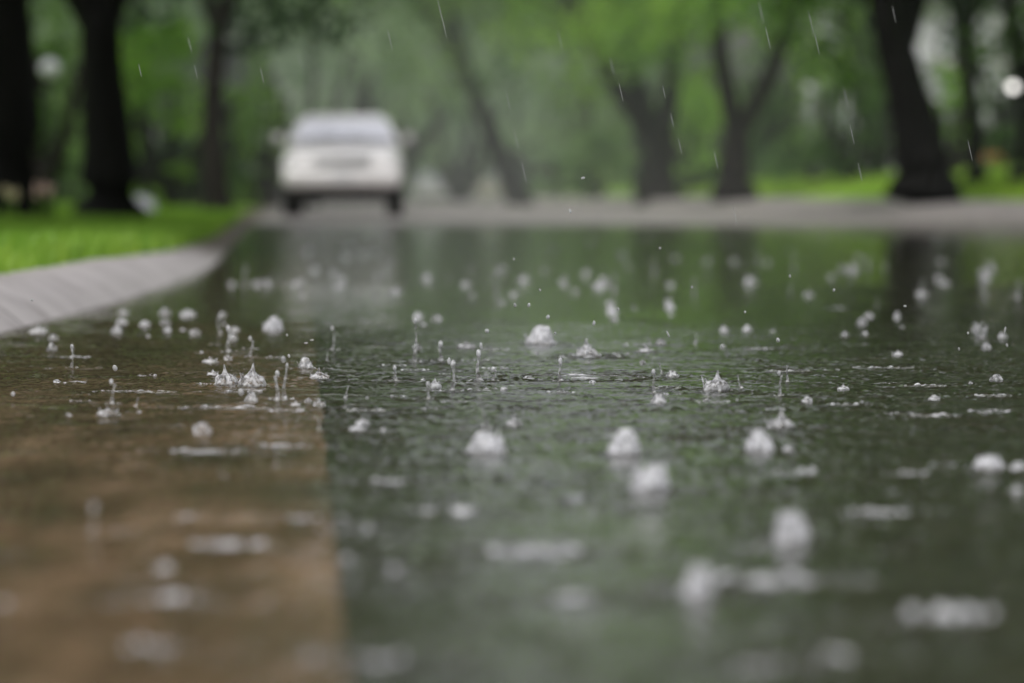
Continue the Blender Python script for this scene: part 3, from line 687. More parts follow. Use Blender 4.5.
blades('lawn_grass', 150000, samp_left, 0.035, 0.085, 0.003, M['grass'], 'bright green lawn grass growing behind the pale kerb at left')
def samp_left2(n):
    D = 7 + 30 * rng.random(n) ** 1.4; o = 0.27 + 0.4 * rng.random(n); c = np.array([mnoise.noise(Vector((d * 1.3, 0, 2))) for d in D])
    k = c > -0.05; D = D[k]; o = o[k]
    return np.stack([left_kerb(D) - o, D, base_z(D) + np.array([kerb_h(d) for d in D])], -1)
blades('tall_grass', 9000, samp_left2, 0.06, 0.12, 0.0035, M['grass'], 'longer grass tufts hanging over the left kerb edge')
def samp_right(n):
    D = 40 + 75 * rng.random(n); o = 1.8 + 12 * rng.random(n) ** 1.3
    z = base_z(D) + np.interp(o, [1.7, 3.0, 6, 15], [0.24, 0.52, 0.86, 1.02])
    return np.stack([right_kerb(D) + o, D, z], -1)
blades('verge_grass', 90000, samp_right, 0.05, 0.11, 0.012, M['verge'], 'bright green grass sloping up behind the far pavement at right')

# ------------------------------------------------------------------ trees
def tube(bm, pts, rads, seg=12):
    rows = []
    for k, (p, r) in enumerate(zip(pts, rads)):
        p = Vector(p); a = Vector(pts[max(k - 1, 0)]); b = Vector(pts[min(k + 1, len(pts) - 1)])
        d = (b - a).normalized(); m = d.to_track_quat('Z', 'Y').to_matrix(); row = []
        for i in range(seg):
            t = 2 * math.pi * i / seg
            rr = r * (1 + 0.10 * mnoise.noise(Vector((math.cos(t) * 1.6, math.sin(t) * 1.6, p.z * 0.8 + k))))
            row.append(bm.verts.new(p + m @ Vector((math.cos(t) * rr, math.sin(t) * rr, 0))))
        rows.append(row)
    for A, B in zip(rows, rows[1:]):
        for i in range(seg): bm.faces.new((A[i], A[(i + 1) % seg], B[(i + 1) % seg], B[i]))
    bm.faces.new(rows[-1])
def leaf_mesh(name, centres, radii, per, size, rg):
    C = []; 
    for c, r in zip(centres, radii):
        n = int(per * (r / 1.0) ** 2); d = rg.normal(size=(n, 3)); d /= np.linalg.norm(d, axis=1)[:, None]
        rad = r * rg.random(n) ** 0.45; p = np.array(c) + d * rad[:, None] * [1.1, 1.1, .8]; C.append(p)
    P = np.concatenate(C); n = len(P)
    u = rg.normal(size=(n, 3)); u /= np.linalg.norm(u, axis=1)[:, None]; w = rg.normal(size=(n, 3)); v = np.cross(u, w); v /= np.linalg.norm(v, axis=1)[:, None]
    s = size * rg.uniform(.6, 1.3, n)[:, None]
    q = np.stack([P - u * s, P + v * s * .55, P + u * s, P - v * s * .55], 1).reshape(-1, 3)
    return np_mesh(name, q, np.arange(4 * n).reshape(n, 4), 4)
def limb_path(p0, d, L, rg, n=6, up=0.15, wob=0.18):
    pts = [Vector(p0)]; d = Vector(d).normalized()
    for k in range(n):
        d = (d + Vector(rg.normal(size=3)) * wob + Vector((0, 0, up * 0.5))).normalized(); pts.append(pts[-1] + d * (L / n))
    return pts
def build_tree(label, loc, H, tr, seed, leafmat, barkmat, forks=None, low=3.2, crown_r=5.5, name='broadleaf_tree', lean=(0, 0), per=85, size=.13, group=None, nclump=70, extra=()):
    rg = np.random.default_rng(seed)
    t = thing(name, label, 'tree', loc, 0, group)
    bm = bmesh.new(); tips = []
    forks = forks or []
    fz = forks[0] if forks else H * 0.42
    tp = [(0, 0, -0.3)] + [(lean[0] * z + 0.06 * math.sin(z * 1.3 + seed), lean[1] * z + 0.06 * math.cos(z + seed), z) for z in np.linspace(0.0, fz, 8)]
    zr = [tr * 1.7] + [tr * (1 + 0.45 * math.exp(-z / 0.45)) * (1 - 0.22 * z / max(fz, 1)) for z in np.linspace(0.0, fz, 8)]
    tube(bm, tp, zr, 16); top = Vector(tp[-1])
    dirs_ = forks[1] if forks else [(math.cos(a) * .6, math.sin(a) * .6, 1) for a in rg.uniform(0, 6.28, 1) + np.array([0, 2.1, 4.2])]
    for d in dirs_:
        L = (H - fz) * rg.uniform(.75, .95)
        pts = limb_path(top - Vector((0, 0, .25)), d, L, rg, 7, .12, .10)
        rads = [tr * .62 * (1 - .85 * k / 7) + .02 for k in range(8)]
        tube(bm, pts, rads, 10); tips += pts[3:]
        for k in (2, 3, 4, 5, 6):
            for rep in range(2):
                a = rg.uniform(0, 6.28); sub = limb_path(pts[k], (math.cos(a), math.sin(a), rg.uniform(-.05, .6)), rg.uniform(.4, .75) * crown_r, rg, 5, .05, .16)
                tube(bm, sub, [tr * .22 * (1 - .8 * j / 5) + .008 for j in range(6)], 6); tips += sub[2:]
    bm_obj('trunk', bm, barkmat, t)
    cs = []; rs = []
    for k in range(nclump):
        p = tips[rg.integers(len(tips))] + Vector(rg.normal(size=3)) * 0.6
        if p.z < low: p.z = low + rg.random() * 1.2
        cs.append(p); rs.append(rg.uniform(.7, 1.5))
    for (ex_, ey_, ez_, er_) in extra: cs.append((ex_, ey_, ez_)); rs.append(er_)
    mesh_obj('crown', leaf_mesh('crown', cs, rs, per, size, rg), leafmat, t, smooth=False)
    return t
def tree_at(px, py_base, D, **kw):
    p = at(px, py_base, D); return build_tree(loc=(p.x, p.y, p.z), **kw)
def w2(px, D): return px * D / FPX
G = 'street trees along the road'
# left row
tree_at(6, 209, 36, label='black thick trunk of the tree cut by the left edge', H=13, tr=.27, seed=1, leafmat=M['leaf_mid'], barkmat=M['bark_black'], low=2.9, group=G, crown_r=4.5,
        extra=[(0.6, -1, 2.6, .5), (0.7, 0, 3.2, .6)])
tree_at(107, 207, 42, label='dark trunk widening upward, second tree from the left', H=14, tr=.27, seed=2, leafmat=M['leaf_dark'], barkmat=M['bark_black'], forks=(2.15, [(-.38, .1, 1), (.42, 0, 1), (0, .3, 1)]), low=2.3, group=G, crown_r=5, extra=[(-.5, 0, 2.7, .45), (.55, 0, 2.7, .45), (.85, .1, 2.5, .38), (-.75, 0, 2.4, .35), (0, -.1, 2.7, .5), (.2, 0, 3.0, .5)])
tree_at(217, 205, 62, label='slimmer dark trunk left of the vehicle', H=15, tr=.19, seed=3, leafmat=M['leaf_dark'], barkmat=M['bark_dark'], low=3.1, group=G, forks=(3.0, [(.6, 0, 1), (-.3, .2, 1), (.15, -.4, 1)]),
        extra=[(1.4, 0, 3.0, .8), (2.0, .5, 2.9, .6), (.6, 0, 3.1, .8), (-1, 0, 3.1, .7), (.9,0,3.4,.9), (1.7,.2,3.3,.9), (1.2,.3,2.8,.5), (.3,.2,2.7,.5)])
tree_at(522, 203, 112, label='hazy trunk leaning to the left beyond the open road', H=16, tr=.30, seed=4, leafmat=M['leaf_hazy'], barkmat=mat_surf('bark_misty', (.05, .05, .05), (.085, .085, .08), 8, .85, .4), lean=(-.45, 0), low=2.6, group=G, forks=(3.6, [(-.5, 0, 1), (-.1, .2, 1)]), nclump=120, extra=[(-2.2, -1, 3.4, 1.3), (-.6, -1, 3.6, 1.1), (-3.2, -1, 4.4, 1.4), (-.9, -1.5, 5, 1.3)])  # misty bark: haze put into its base colour
# right row
tree_at(661, 194, 104, label='tree with dark limbs fanning left, beside the pale car', H=17, tr=.44, seed=5, leafmat=M['leaf_bright'], barkmat=M['bark_dark'], lean=(-.05, 0), forks=(1.5, [(-.62, .1, 1), (.30, 0, 1), (-.25, .2, 1)]), low=2.7, group=G,
        nclump=110, extra=[(-2.4, 0, 3.0, 1.1), (1.2, -1, 2.3, .8), (.9, -1, 3.3, 1.0), (-1.2, -1.5, 4.4, 1.2), (.3, -1.5, 4.8, 1.2), (-3.4, -1, 4.2, 1.3)])
tree_at(734, 184, 86, label='brown forked tree with two limbs spread in a V', H=16, tr=.33, seed=6, leafmat=M['leaf_bright'], barkmat=M['bark_dark'], forks=(1.25, [(-.42, 0, 1), (.40, 0, 1)]), low=3.3, group=G,
        nclump=100, extra=[(1.7, 0, 2.7, .7), (2.2, 1, 2.5, .8), (-1.5, 1, 3.6, 1.0), (0, 1, 4.2, 1.1), (1.6, .5, 4.0, 1.0)])
tree_at(922, 180, 61, label='thickest dark trunk on the right lawn', H=15, tr=.39, seed=7, leafmat=M['leaf_mid'], barkmat=M['bark_black'], lean=(-.20, 0), forks=(2.1, [(-.25, 0, 1), (.3, .2, 1), (.0, -.3, 1)]), low=2.2, group=G,
        extra=[(-1.2, 1, 1.7, .55), (-1.35, 1, 2.1, .6), (-1.0, 1.5, 1.5, .4), (-1.8, 1, 2.6, .7), (.9, 1, 2.2, .5), (1.5, .5, 2.3, .6)])
tree_at(974, 172, 70, label='thin dark trunk just right of the thickest one', H=12, tr=.14, seed=8, leafmat=M['leaf_dark'], barkmat=M['bark_black'], low=2.2, group=G, lean=(-.03, 0), forks=(2.6, [(.3, 0, 1), (-.3, .2, 1)]),
        extra=[(.9, 0, 2.5, .7), (-.4, 0, 2.5, .5)])
tree_at(1030, 172, 66, label='dark leafy tree cut by the right edge', H=11, tr=.2, seed=9, leafmat=M['leaf_dark'], barkmat=M['bark_black'], low=1.9, group=G, forks=(1.6, [(-.3, 0, 1), (.3, 0, 1)]),
        extra=[(-.3, .5, 2.5, .55), (-.6, .5, 3.1, .6), (.1, .6, 1.1, .4)])
# younger, brighter trees and shrubs behind
def shrub(px, py, D, wpx, hpx, mat, label, seed, name='shrub', per=130):
    rg = np.random.default_rng(seed); p = at(px, py, D); w = w2(wpx, D); h = w2(hpx, D)
    t = thing(name, label, 'shrub' if name == 'shrub' else 'tree', (p.x, p.y, p.z), 0, 'shrubs and young trees behind the lawns')
    bm = bmesh.new(); cs = []; rs = []
    for k in range(6):
        a = rg.uniform(0, 6.28); pts = limb_path((0, 0, -.1), (math.cos(a) * .5, math.sin(a) * .3, 1), h * .8, rg, 5, .1, .12)
        tube(bm, pts, [.05 * h * (1 - .8 * j / 5) + .01 for j in range(6)], 6)
    bm_obj('stem', bm, M['bark_dark'], t)
    n = 34
    for k in range(n):
        z = rg.random() ** .8 * h; k2 = math.sqrt(max(.12, 1 - (z / h - .45) ** 2 * 2.6))
        cs.append((rg.uniform(-1, 1) * w / 2 * k2, rg.uniform(-1, 1) * w / 3 * k2, z)); rs.append(min(w, h) * rg.uniform(.15, .27))
    mesh_obj('crown', leaf_mesh('crown', cs, [max(r, .15) for r in rs], per / max(.3, (min(w, h) * .18) ** 2) * .5, .11, rg), mat, t, smooth=False)
    return t
shrub(162, 212, 74, 85, 185, M['leaf_bright'], 'bright green young tree between the second and third left trunks', 31, 'young_tree')
shrub(255, 206, 92, 60, 150, M['leaf_bright'], 'pale green young tree right of the slimmer left trunk', 32, 'young_tree')
shrub(60, 210, 88, 70, 120, M['leaf_hazy'], 'hazy grey green bush between the two left trunks', 33)
shrub(190, 206, 80, 120, 60, M['leaf_dark'], 'dark low bush in front of the wooden fence', 34)
shrub(40, 205, 60, 60, 205, M['leaf_mid'], 'green sapling beside the black left trunk', 35, 'young_tree')
shrub(600, 196, 128, 70, 60, M['leaf_hazy'], 'pale bush beyond the road left of the fanning tree', 36)
shrub(560, 198, 140, 60, 55, M['leaf_far_haze'], 'hazy bush at the far end of the road', 37)
shrub(815, 182, 100, 90, 50, M['leaf_hazy'], 'greyish bush in front of the reddish house', 38)
shrub(850, 176, 92, 60, 110, M['leaf_mid'], 'round dark green young tree left of the thickest trunk', 39, 'young_tree')
shrub(948, 176, 84, 34, 110, M['leaf_bright'], 'bright narrow shrub between the two right trunks', 40)
shrub(1000, 172, 90, 50, 45, M['leaf_mid'], 'low green shrub by the orange flowers', 41)
shrub(790, 182, 118, 90, 150, M['leaf_mid'], 'mid green tree behind the forked one', 42, 'young_tree')
shrub(690, 190, 120, 60, 110, M['leaf_bright'], 'bright leafy tree between the fanning and forked trees', 43, 'young_tree')

# farther street trees: shared meshes
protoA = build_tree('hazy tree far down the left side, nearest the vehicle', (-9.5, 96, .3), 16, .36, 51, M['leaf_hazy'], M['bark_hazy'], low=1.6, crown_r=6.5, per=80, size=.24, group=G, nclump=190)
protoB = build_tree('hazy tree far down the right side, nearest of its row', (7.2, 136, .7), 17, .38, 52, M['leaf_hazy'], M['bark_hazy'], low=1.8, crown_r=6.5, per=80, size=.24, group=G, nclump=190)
protoC = build_tree('palest tree closing the end of the road', (-6, 190, .5), 18, .42, 53, M['leaf_far_haze'], M['bark_hazy'], low=1.0, crown_r=7, per=80, size=.28, group=G, nclump=230)
far = [(protoA, (-12.5, 122, .4), 'hazy second tree down the left side beyond the vehicle'), (protoA, (-15, 150, .5), 'hazy third tree down the left side beyond the vehicle'),
       (protoB, (4.6, 168, .9), 'hazy second tree in the far right row'), (protoA, (-20, 110, .4), 'hazy yard tree behind the slimmer left trunk'),
       (protoA, (-16, 84, .3), 'hazy yard tree between the left trunks'), (protoB, (14, 128, 1.0), 'hazy yard tree behind the forked tree'), (protoB, (22, 118, 1.1), 'hazy yard tree behind the reddish house'),
       (protoC, (-14, 205, .6), 'palest tree left of the road end'), (protoC, (3, 200, .8), 'palest tree right of the road end'), (protoC, (11, 215, 1), 'palest tree behind the fanning limbs'),
       (protoC, (-24, 190, .6), 'palest tree behind the left yard'), (protoC, (22, 190, 1), 'palest tree behind the forked one'), (protoC, (33, 180, 1), 'palest tree behind the thickest trunk'), (protoC, (-34, 170, .6), 'palest tree at the left background'), (protoC, (-4, 240, .7), 'faintest tree at the very end of the road')]
for k, (pr, loc, lb) in enumerate(far): dup(pr, loc, k * 1.37, lb, G, scale=(1 + .1 * math.sin(k * 2), 1 + .1 * math.cos(k), 1 + .12 * math.sin(k * 1.3)))
# trees arching over the near road (seen in the water only)
pn = build_tree('tall tree whose dark canopy is mirrored in the near water, left', (-6.5, 19, .15), 15, .28, 61, M['leaf_mid'], M['bark_dark'], low=4.6, crown_r=8.5, per=45, size=.30, group=G, nclump=240)
for k, (x, y, lb) in enumerate([(11.5, 98, 'tall tree arching over the far road from the right'), (-8.6, 88, 'tall tree arching over the far road from the left'),(6.5, 26, 'tall tree arching over the water from the right'), (-7.5, 31, 'tall left tree with canopy mirrored beside the kerb'), (12.5, 34, 'tall right tree with canopy mirrored at right'), (13.5, 19, 'tall right tree mirrored in the near water'), (11.0, 47, 'tall right tree mirrored before the far pavement'),
                                 (-12.5, 48, 'tall left tree mirrored beyond the kerb bend'), (17, 76, 'tall tree behind the right pavement'), (-10, 66, 'tall tree behind the left lawn')]):
    dup(pn, (x, y, .3 if x > 0 else .12), k * 2.1, lb, G, scale=(1.3, 1.3, 1.15) if y > 28 and x > 0 else (1, 1, 1))

# far wood that closes the view
YG = 'shrubs and young trees behind the lawns'
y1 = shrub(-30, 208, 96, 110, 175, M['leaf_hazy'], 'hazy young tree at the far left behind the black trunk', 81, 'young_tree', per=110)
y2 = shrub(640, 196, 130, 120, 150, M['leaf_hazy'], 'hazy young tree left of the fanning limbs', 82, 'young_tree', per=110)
y3 = shrub(460, 200, 175, 120, 150, M['leaf_far_haze'], 'misty young tree at the road end left of the leaning trunk', 83, 'young_tree', per=110)
for k, (src, px, py, D, lb) in enumerate([(y1, 90, 207, 108, 'hazy young tree directly behind the second left trunk'), (y1, 150, 206, 118, 'hazy young tree left of the fence'), (y1, 235, 205, 112, 'hazy young tree behind the slimmer left trunk'),
  (y2, 30, 207, 84, 'green young tree behind the pale sky gap globe'), (y3, 300, 204, 150, 'misty young tree behind the vehicle at left'), (y3, 345, 203, 165, 'misty young tree right behind the vehicle roof'), (y3, 395, 203, 160, 'misty young tree behind the right wing mirror'),
  (y3, 520, 201, 180, 'misty young tree at the end of the road'), (y3, 570, 200, 170, 'misty young tree right of the leaning trunk'), (y2, 590, 198, 150, 'hazy young tree near the end of the right row'), (y2, 700, 192, 135, 'hazy young tree between the forked and fanning trees'),
  (y2, 760, 188, 125, 'hazy young tree right of the forked tree'), (y2, 880, 180, 100, 'hazy young tree left behind the thickest trunk'), (y2, 1010, 178, 105, 'hazy young tree at the right edge'), (y2, 930, 180, 150, 'hazy young tree far behind the thickest trunk'), (y1, 200, 205, 135, 'hazy young tree behind the fence'), (y3, 430, 202, 200, 'misty young tree beyond the distant white car')]):
    p = at(px, py, D); dup(src, (p.x, p.y, p.z), k * 1.9, lb, YG, scale=(1, 1, 1.1 + .25 * math.sin(k * 2.2)))
def wood(name, x0, x1, D, zt, n, mat, label, seed):
    rg = np.random.default_rng(seed); cs = [(rg.uniform(x0, x1), D + rg.uniform(-6, 6), rg.random() * zt) for _ in range(n)]
    me = leaf_mesh(name, cs, rg.uniform(1.5, 3.5, n), 14, .7, rg); return stuff(mesh_obj(name, me, mat, smooth=False), label, 'wood')
wood('far_woods', -90, 90, 275, 26, 900, M['leaf_far_haze'], 'pale misty woods closing off the end of the street', 71)

# ------------------------------------------------------------------ vehicles
paint = mat_surf('white_paint', (0.72, 0.70, 0.71), (0.80, 0.78, 0.79), 3, 0.25, coat=1.0)
dkpaint = mat_surf('dark_paint', (0.03, 0.025, 0.03), (0.05, 0.04, 0.045), 3, 0.3, coat=1.0)
pale = mat_surf('pale_paint', (0.42, 0.43, 0.52), (0.52, 0.53, 0.62), 3, 0.3, coat=1.0)
black = mat_surf('black_plastic', (0.008, 0.008, 0.008), (0.016, 0.016, 0.016), 20, 0.6)
rubber = mat_surf('rubber', (0.010, 0.010, 0.010), (0.02, 0.02, 0.02), 30, 0.8)
chrome = mat_surf('grey_metal', (0.35, 0.35, 0.36), (0.5, 0.5, 0.52), 8, 0.3, metallic=0.8)
glassm = mat_surf('window_glass', (0.52, 0.53, 0.60), (0.60, 0.61, 0.68), 2, 0.25, coat=0.3)  # pale lavender base stands in for sky reflected in the glass
lens = mat_surf('headlight_lens', (0.55, 0.55, 0.56), (0.68, 0.68, 0.7), 8, 0.15, coat=1.0)
redlens = mat_surf('tail_lens', (0.35, 0.03, 0.03), (0.4, 0.06, 0.05), 8, 0.2, coat=1.0)
plate_m = mat_surf('plate', (0.5, 0.5, 0.52), (0.6, 0.6, 0.62), 8, 0.4)
mirm = mat_surf('mirror_shell', (.46, .44, .45), (.54, .52, .53), 4, .35)
def loft(bm, secs):
    rows = [[bm.verts.new(p) for p in s] for s in secs]; n = len(rows[0])
    for A, B in zip(rows, rows[1:]):
        for i in range(n): bm.faces.new((A[i], A[(i + 1) % n], B[(i + 1) % n], B[i]))
    bm.faces.new(rows[0][::-1]); bm.faces.new(rows[-1]); bmesh.ops.recalc_face_normals(bm, faces=bm.faces)
def sect(y, w, z0, z1, wt, rnd=.12):
    """rounded section at station y: bottom half width w, top half width wt"""
    pts = [(-w + rnd, z0), (w - rnd, z0), (w, z0 + rnd), (w, z0 + (z1 - z0) * .62), ((w + wt) / 2 + .01, z1 - rnd * .7), (wt - rnd, z1), (-wt + rnd, z1), (-(w + wt) / 2 - .01, z1 - rnd * .7), (-w, z0 + (z1 - z0) * .62), (-w, z0 + rnd)]
    return [(x, y, z) for x, z in pts]
def make_car(name, label, cat, loc, rz, W, Lc, hood, roof, paintm, wheel_r=.37, clear=.34, tail=False):
    """front faces -Y in local space"""
    t = thing(name, label, cat, loc, rz); w = W / 2; y0 = -Lc / 2
    bm = bmesh.new()
    loft(bm, [sect(y0, w * .86, clear + .06, hood - .22, w * .8), sect(y0 + .12, w * .96, clear + .02, hood - .10, w * .86), sect(y0 + .55, w, clear, hood - .02, w * .88), sect(y0 + 1.25, w, clear, hood + .04, w * .9),
              sect(y0 + Lc * .62, w, clear, hood + .06, w * .92), sect(y0 + Lc - .5, w, clear, hood + .06, w * .92), sect(y0 + Lc - .05, w * .95, clear + .05, hood, w * .9)])
    body = bm_obj('body', bm, paintm, t); bevelled(body, .04, 3)
    bm = bmesh.new(); cb = hood + .03; ys = y0 + 1.05
    def cs(y, wb, wt, zt): return [(-wb, y[0], cb), (wb, y[0], cb), (wb * .5 + wt * .5, y[1], (cb + zt) / 2), (wt, y[2], zt - .06), (wt - .10, y[2], zt), (-wt + .10, y[2], zt), (-wt, y[2], zt - .06), (-wb * .5 - wt * .5, y[1], (cb + zt) / 2)]
    loft(bm, [cs((ys, ys + .42, ys + .85), w * .91, w * .71, roof - .05), cs((ys + 1.3, ys + 1.3, ys + 1.35), w * .93, w * .74, roof), cs((y0 + Lc * .75,) * 3, w * .92, w * .75, roof - .01), cs((y0 + Lc - .15, y0 + Lc - .3, y0 + Lc - .5), w * .88, w * .70, roof - .05)])
    cabin = bm_obj('cabin', bm, paintm, t); bevelled(cabin, .03, 2)
    bm = bmesh.new()
    q = [(-w * .84, ys + .01, cb + .04), (w * .84, ys + .01, cb + .04), (w * .66, ys + .76, roof - .12), (-w * .66, ys + .76, roof - .12)]
    n_ = Vector((0, -1, .9)).normalized() * .02
    vs = [bm.verts.new(Vector(a) + n_) for a in q] + [bm.verts.new(Vector(a) + n_ * 1.6) for a in q]
    bm.faces.new(vs[4:]); 
    for i in range(4): bm.faces.new((vs[i], vs[(i + 1) % 4], vs[4 + (i + 1) % 4], vs[4 + i]))
    ws = bm_obj('windscreen', bm, glassm, t, False)
    b2 = bmesh.new(); [bx(b2, (sx * w * .35, ys - .0, cb + .075), (w * .6, .02, .02), Matrix.Rotation(.12 * sx, 4, 'Y')) for sx in (-1, 1)]; bm_obj('wiper', b2, black, ws, False)
    for sx in (-1, 1):
        bm = bmesh.new(); x1 = sx * (w * .93 + .005); x2 = sx * (w * .775 + .015)
        for (ya, yb) in ((ys + .75, ys + 1.55), (ys + 1.65, y0 + Lc * .8)):
            v4 = [bm.verts.new(c) for c in ((x1, ya - .2, cb + .06), (x1, yb, cb + .06), (x2, yb - .05, roof - .13), (x2, ya + .12, roof - .13))]; bm.faces.new(v4)
        bm_obj('side_window', bm, glassm, t, False)
        bm = bmesh.new(); bx(bm, (sx * (w + .07), ys + .42, hood + .12), (.15, .09, .14)); bx(bm, (sx * (w - .01), ys + .45, hood + .08), (.10, .05, .05))
        bevelled(bm_obj('wing_mirror', bm, mirm, t), .03, 2)
        if not tail:
            bm = bmesh.new(); bx(bm, (sx * w * .72, y0 + .085, hood - .26), (w * .34, .14, .17)); h = bevelled(bm_obj('headlight', bm, lens, t), .03, 2)
            bm = bmesh.new(); cyl(bm, (sx * w * .72, y0 + .02, clear + .18), .06, .06, 'Y', 16); bm_obj('fog_lamp', bm, lens, t)
        else:
            bm = bmesh.new(); bx(bm, (sx * w * .78, y0 + .04, hood - .26), (w * .22, .14, .20)); bevelled(bm_obj('tail_light', bm, redlens, t), .03, 2)
        for yy in (y0 + .88, y0 + Lc - .95):
            bm = bmesh.new(); cyl(bm, (0, 0, 0), wheel_r, .25, 'X', 32); ty = bm_obj('wheel', bm, rubber, t); ty.location = (sx * (w - .15), yy, wheel_r); bevelled(ty, .04, 3)
            bm = bmesh.new(); cyl(bm, (sx * .125, 0, 0), wheel_r * .6, .02, 'X', 24); cyl(bm, (sx * .14, 0, 0), wheel_r * .18, .03, 'X', 12)
            for k in range(5): bx(bm, (sx * .14, 0, 0), (.015, .06, wheel_r * 1.1), Matrix.Rotation(k * R(36), 4, 'X'))
            bm_obj('rim', bm, chrome, ty)
    if not tail:
        bm = bmesh.new(); bx(bm, (0, y0 + .055, hood - .27), (w * .98, .1, .20)); g = bevelled(bm_obj('grille', bm, chrome, t), .02, 2)
        bm = bmesh.new(); [bx(bm, (0, y0 - .0, hood - .34 + k * .045), (w * .9, .03, .018)) for k in range(4)]; bm_obj('grille_bar', bm, chrome, g, False)
    bm = bmesh.new(); bx(bm, (0, y0 + .04, clear + .19), (W * .93, .24, .22)); bp = bevelled(bm_obj('bumper', bm, paintm, t), .05, 3)
    bm = bmesh.new(); bx(bm, (0, y0 - .09, clear + .19), (.31, .02, .15)); bm_obj('number_plate', bm, plate_m, bp, False)
    bm = bmesh.new(); bx(bm, (0, y0 + Lc / 2, clear - .02), (W * .82, Lc * .93, .16)); bx(bm, (0, y0 + .9, clear - .13), (W * .7, .12, .1)); bx(bm, (0, y0 + .4, clear - .05), (W * .74, .3, .14)); bm_obj('underbody', bm, black, t, False)
    return t
pc = on_plane(338, 218)
D0 = 58.5
pc = at(338, 217.5, D0)
make_car('sport_utility_vehicle', 'white sport utility vehicle facing us with headlights off on the flooded road', 'car', (pc.x, D0 + 2.3, float(road_z(D0))), R(1.5), 1.90, 4.6, 1.10, 1.62, paint, .36, .41)
p2 = at(283, 205, 98); make_car('parked_car', 'small dark parked car half hidden behind the white vehicle', 'car', (p2.x, 100, float(base_z(100))), R(3), 1.7, 4.2, .86, 1.36, dkpaint, .31, .26)
p3 = at(703, 190, 150); make_car('parked_car', 'pale bluish grey car parked behind the fanning tree', 'car', (p3.x, 152, p3.z - .05), R(25), 1.75, 4.3, .88, 1.4, pale, .32, .24)
p4 = at(432, 206, 190); make_car('parked_car', 'distant white car seen past the vehicle on the road', 'car', (p4.x, 192, float(base_z(190))), R(3), 1.8, 4.3, .9, 1.5, paint, .32, .25)
p5 = at(488, 204, 215); make_car('parked_van', 'distant cream van at the end of the road', 'van', (p5.x, 218, float(base_z(215))), R(8), 1.7, 4.3, 1.1, 1.75, mat_surf('cream_paint', (.55, .46, .40), (.62, .53, .47), 3, .3, coat=1), .32, .25)

# ------------------------------------------------------------------ houses
def house(name, label, loc, rz, W, Dp, H, wall, roofm, trim, porch=True, cols=3):
    t = thing(name, label, 'house', loc, rz)
    bm = bmesh.new(); bx(bm, (0, 0, H / 2 - .3), (W, Dp, H + .6)); bm_obj('wall', bm, wall, t, False)
    bm = bmesh.new(); e = .5; v = [bm.verts.new(c) for c in ((-W / 2 - e, -Dp / 2 - e, H), (W / 2 + e, -Dp / 2 - e, H), (W / 2 + e, Dp / 2 + e, H), (-W / 2 - e, Dp / 2 + e, H), (-W / 2 - e, 0, H + 2.6), (W / 2 + e, 0, H + 2.6))]
    for f in ((0, 1, 5, 4), (2, 3, 4, 5), (3, 0, 4), (1, 2, 5), (3, 2, 1, 0)): bm.faces.new([v[i] for i in f])
    rf = bm_obj('roof', bm, roofm, t, False)
    bm = bmesh.new(); bx(bm, (W * .25, .6, H + 2.3), (.7, .7, 1.6)); bm_obj('chimney', bm, wall, rf, False)
    storeys = int(H // 2.6)
    for s in range(storeys):
        for k in range(cols):
            x = (k - (cols - 1) / 2) * W / cols
            if s == 0 and k == cols // 2: continue
            bm = bmesh.new(); bx(bm, (x, -Dp / 2 - .03, 1.5 + s * 2.7), (1.2, .09, 1.35)); f = bm_obj('window', bm, trim, t, False)
            bm = bmesh.new(); bx(bm, (x, -Dp / 2 - .065, 1.5 + s * 2.7), (1.0, .05, 1.15)); bm_obj('pane', bm, glassm, f, False)
            bm = bmesh.new(); bx(bm, (x, -Dp / 2 - .12, .78 + s * 2.7), (1.35, .15, .07)); bm_obj('sill', bm, trim, f, False)
    bm = bmesh.new(); bx(bm, (0, -Dp / 2 - .03, 1.05), (1.0, .08, 2.1)); d = bm_obj('door', bm, trim, t, False)
    bm = bmesh.new(); cyl(bm, (.38, -Dp / 2 - .10, 1.0), .04, .08, 'Y', 12); bm_obj('handle', bm, chrome, d)
    if porch:
        bm = bmesh.new(); bx(bm, (0, -Dp / 2 - 1.1, 2.55), (W * .7, 2.2, .18)); bm_obj('porch_roof', bm, roofm, t, False)
        for k in range(4):
            bm = bmesh.new(); cyl(bm, ((k - 1.5) * W * .21, -Dp / 2 - 2.0, 1.2), .1, 2.6, 'Z', 12); bm_obj('porch_post', bm, trim, t)
        bm = bmesh.new(); bx(bm, (0, -Dp / 2 - 1.1, -.05), (W * .7, 2.3, .3)); bm_obj('porch_floor', bm, M['walk'], t, False)
    return t
brick = mat_surf('red_wall', (.24, .10, .085), (.36, .17, .14), 2, .8, .2)
lilac = mat_surf('sky_gap_siding', (.66, .64, .72), (.78, .76, .84), 2, .7)  # siding brightened to stand in for sky gaps between the trunks
taupe = mat_surf('taupe_siding', (.18, .155, .16), (.25, .22, .22), 2, .8)
roofm = mat_surf('shingle_roof', (.07, .065, .07), (.12, .11, .12), 6, .8, .3)
white = mat_surf('white_trim', (.62, .58, .60), (.72, .68, .70), 4, .5)
ph = at(838, 178, 128); house('house', 'reddish brick house with white porch behind the right lawn', (ph.x, 132, ph.z - .1), R(-6), 6.5, 7, 2.9, brick, roofm, white)
ph = at(775, 180, 140); house('house', 'pale low house beyond the forked tree', (ph.x, 147, ph.z - .1), R(-4), 7, 7, 2.8, mat_surf('grey_siding', (.34, .33, .33), (.44, .43, .42), 2, .7), roofm, white, porch=False)
ph = at(950, 172, 118); house('house', 'tall lilac white house showing between the right trunks', (ph.x, 124, ph.z - .1), R(-8), 7.5, 8, 5.4, lilac, roofm, white, porch=False, cols=4)
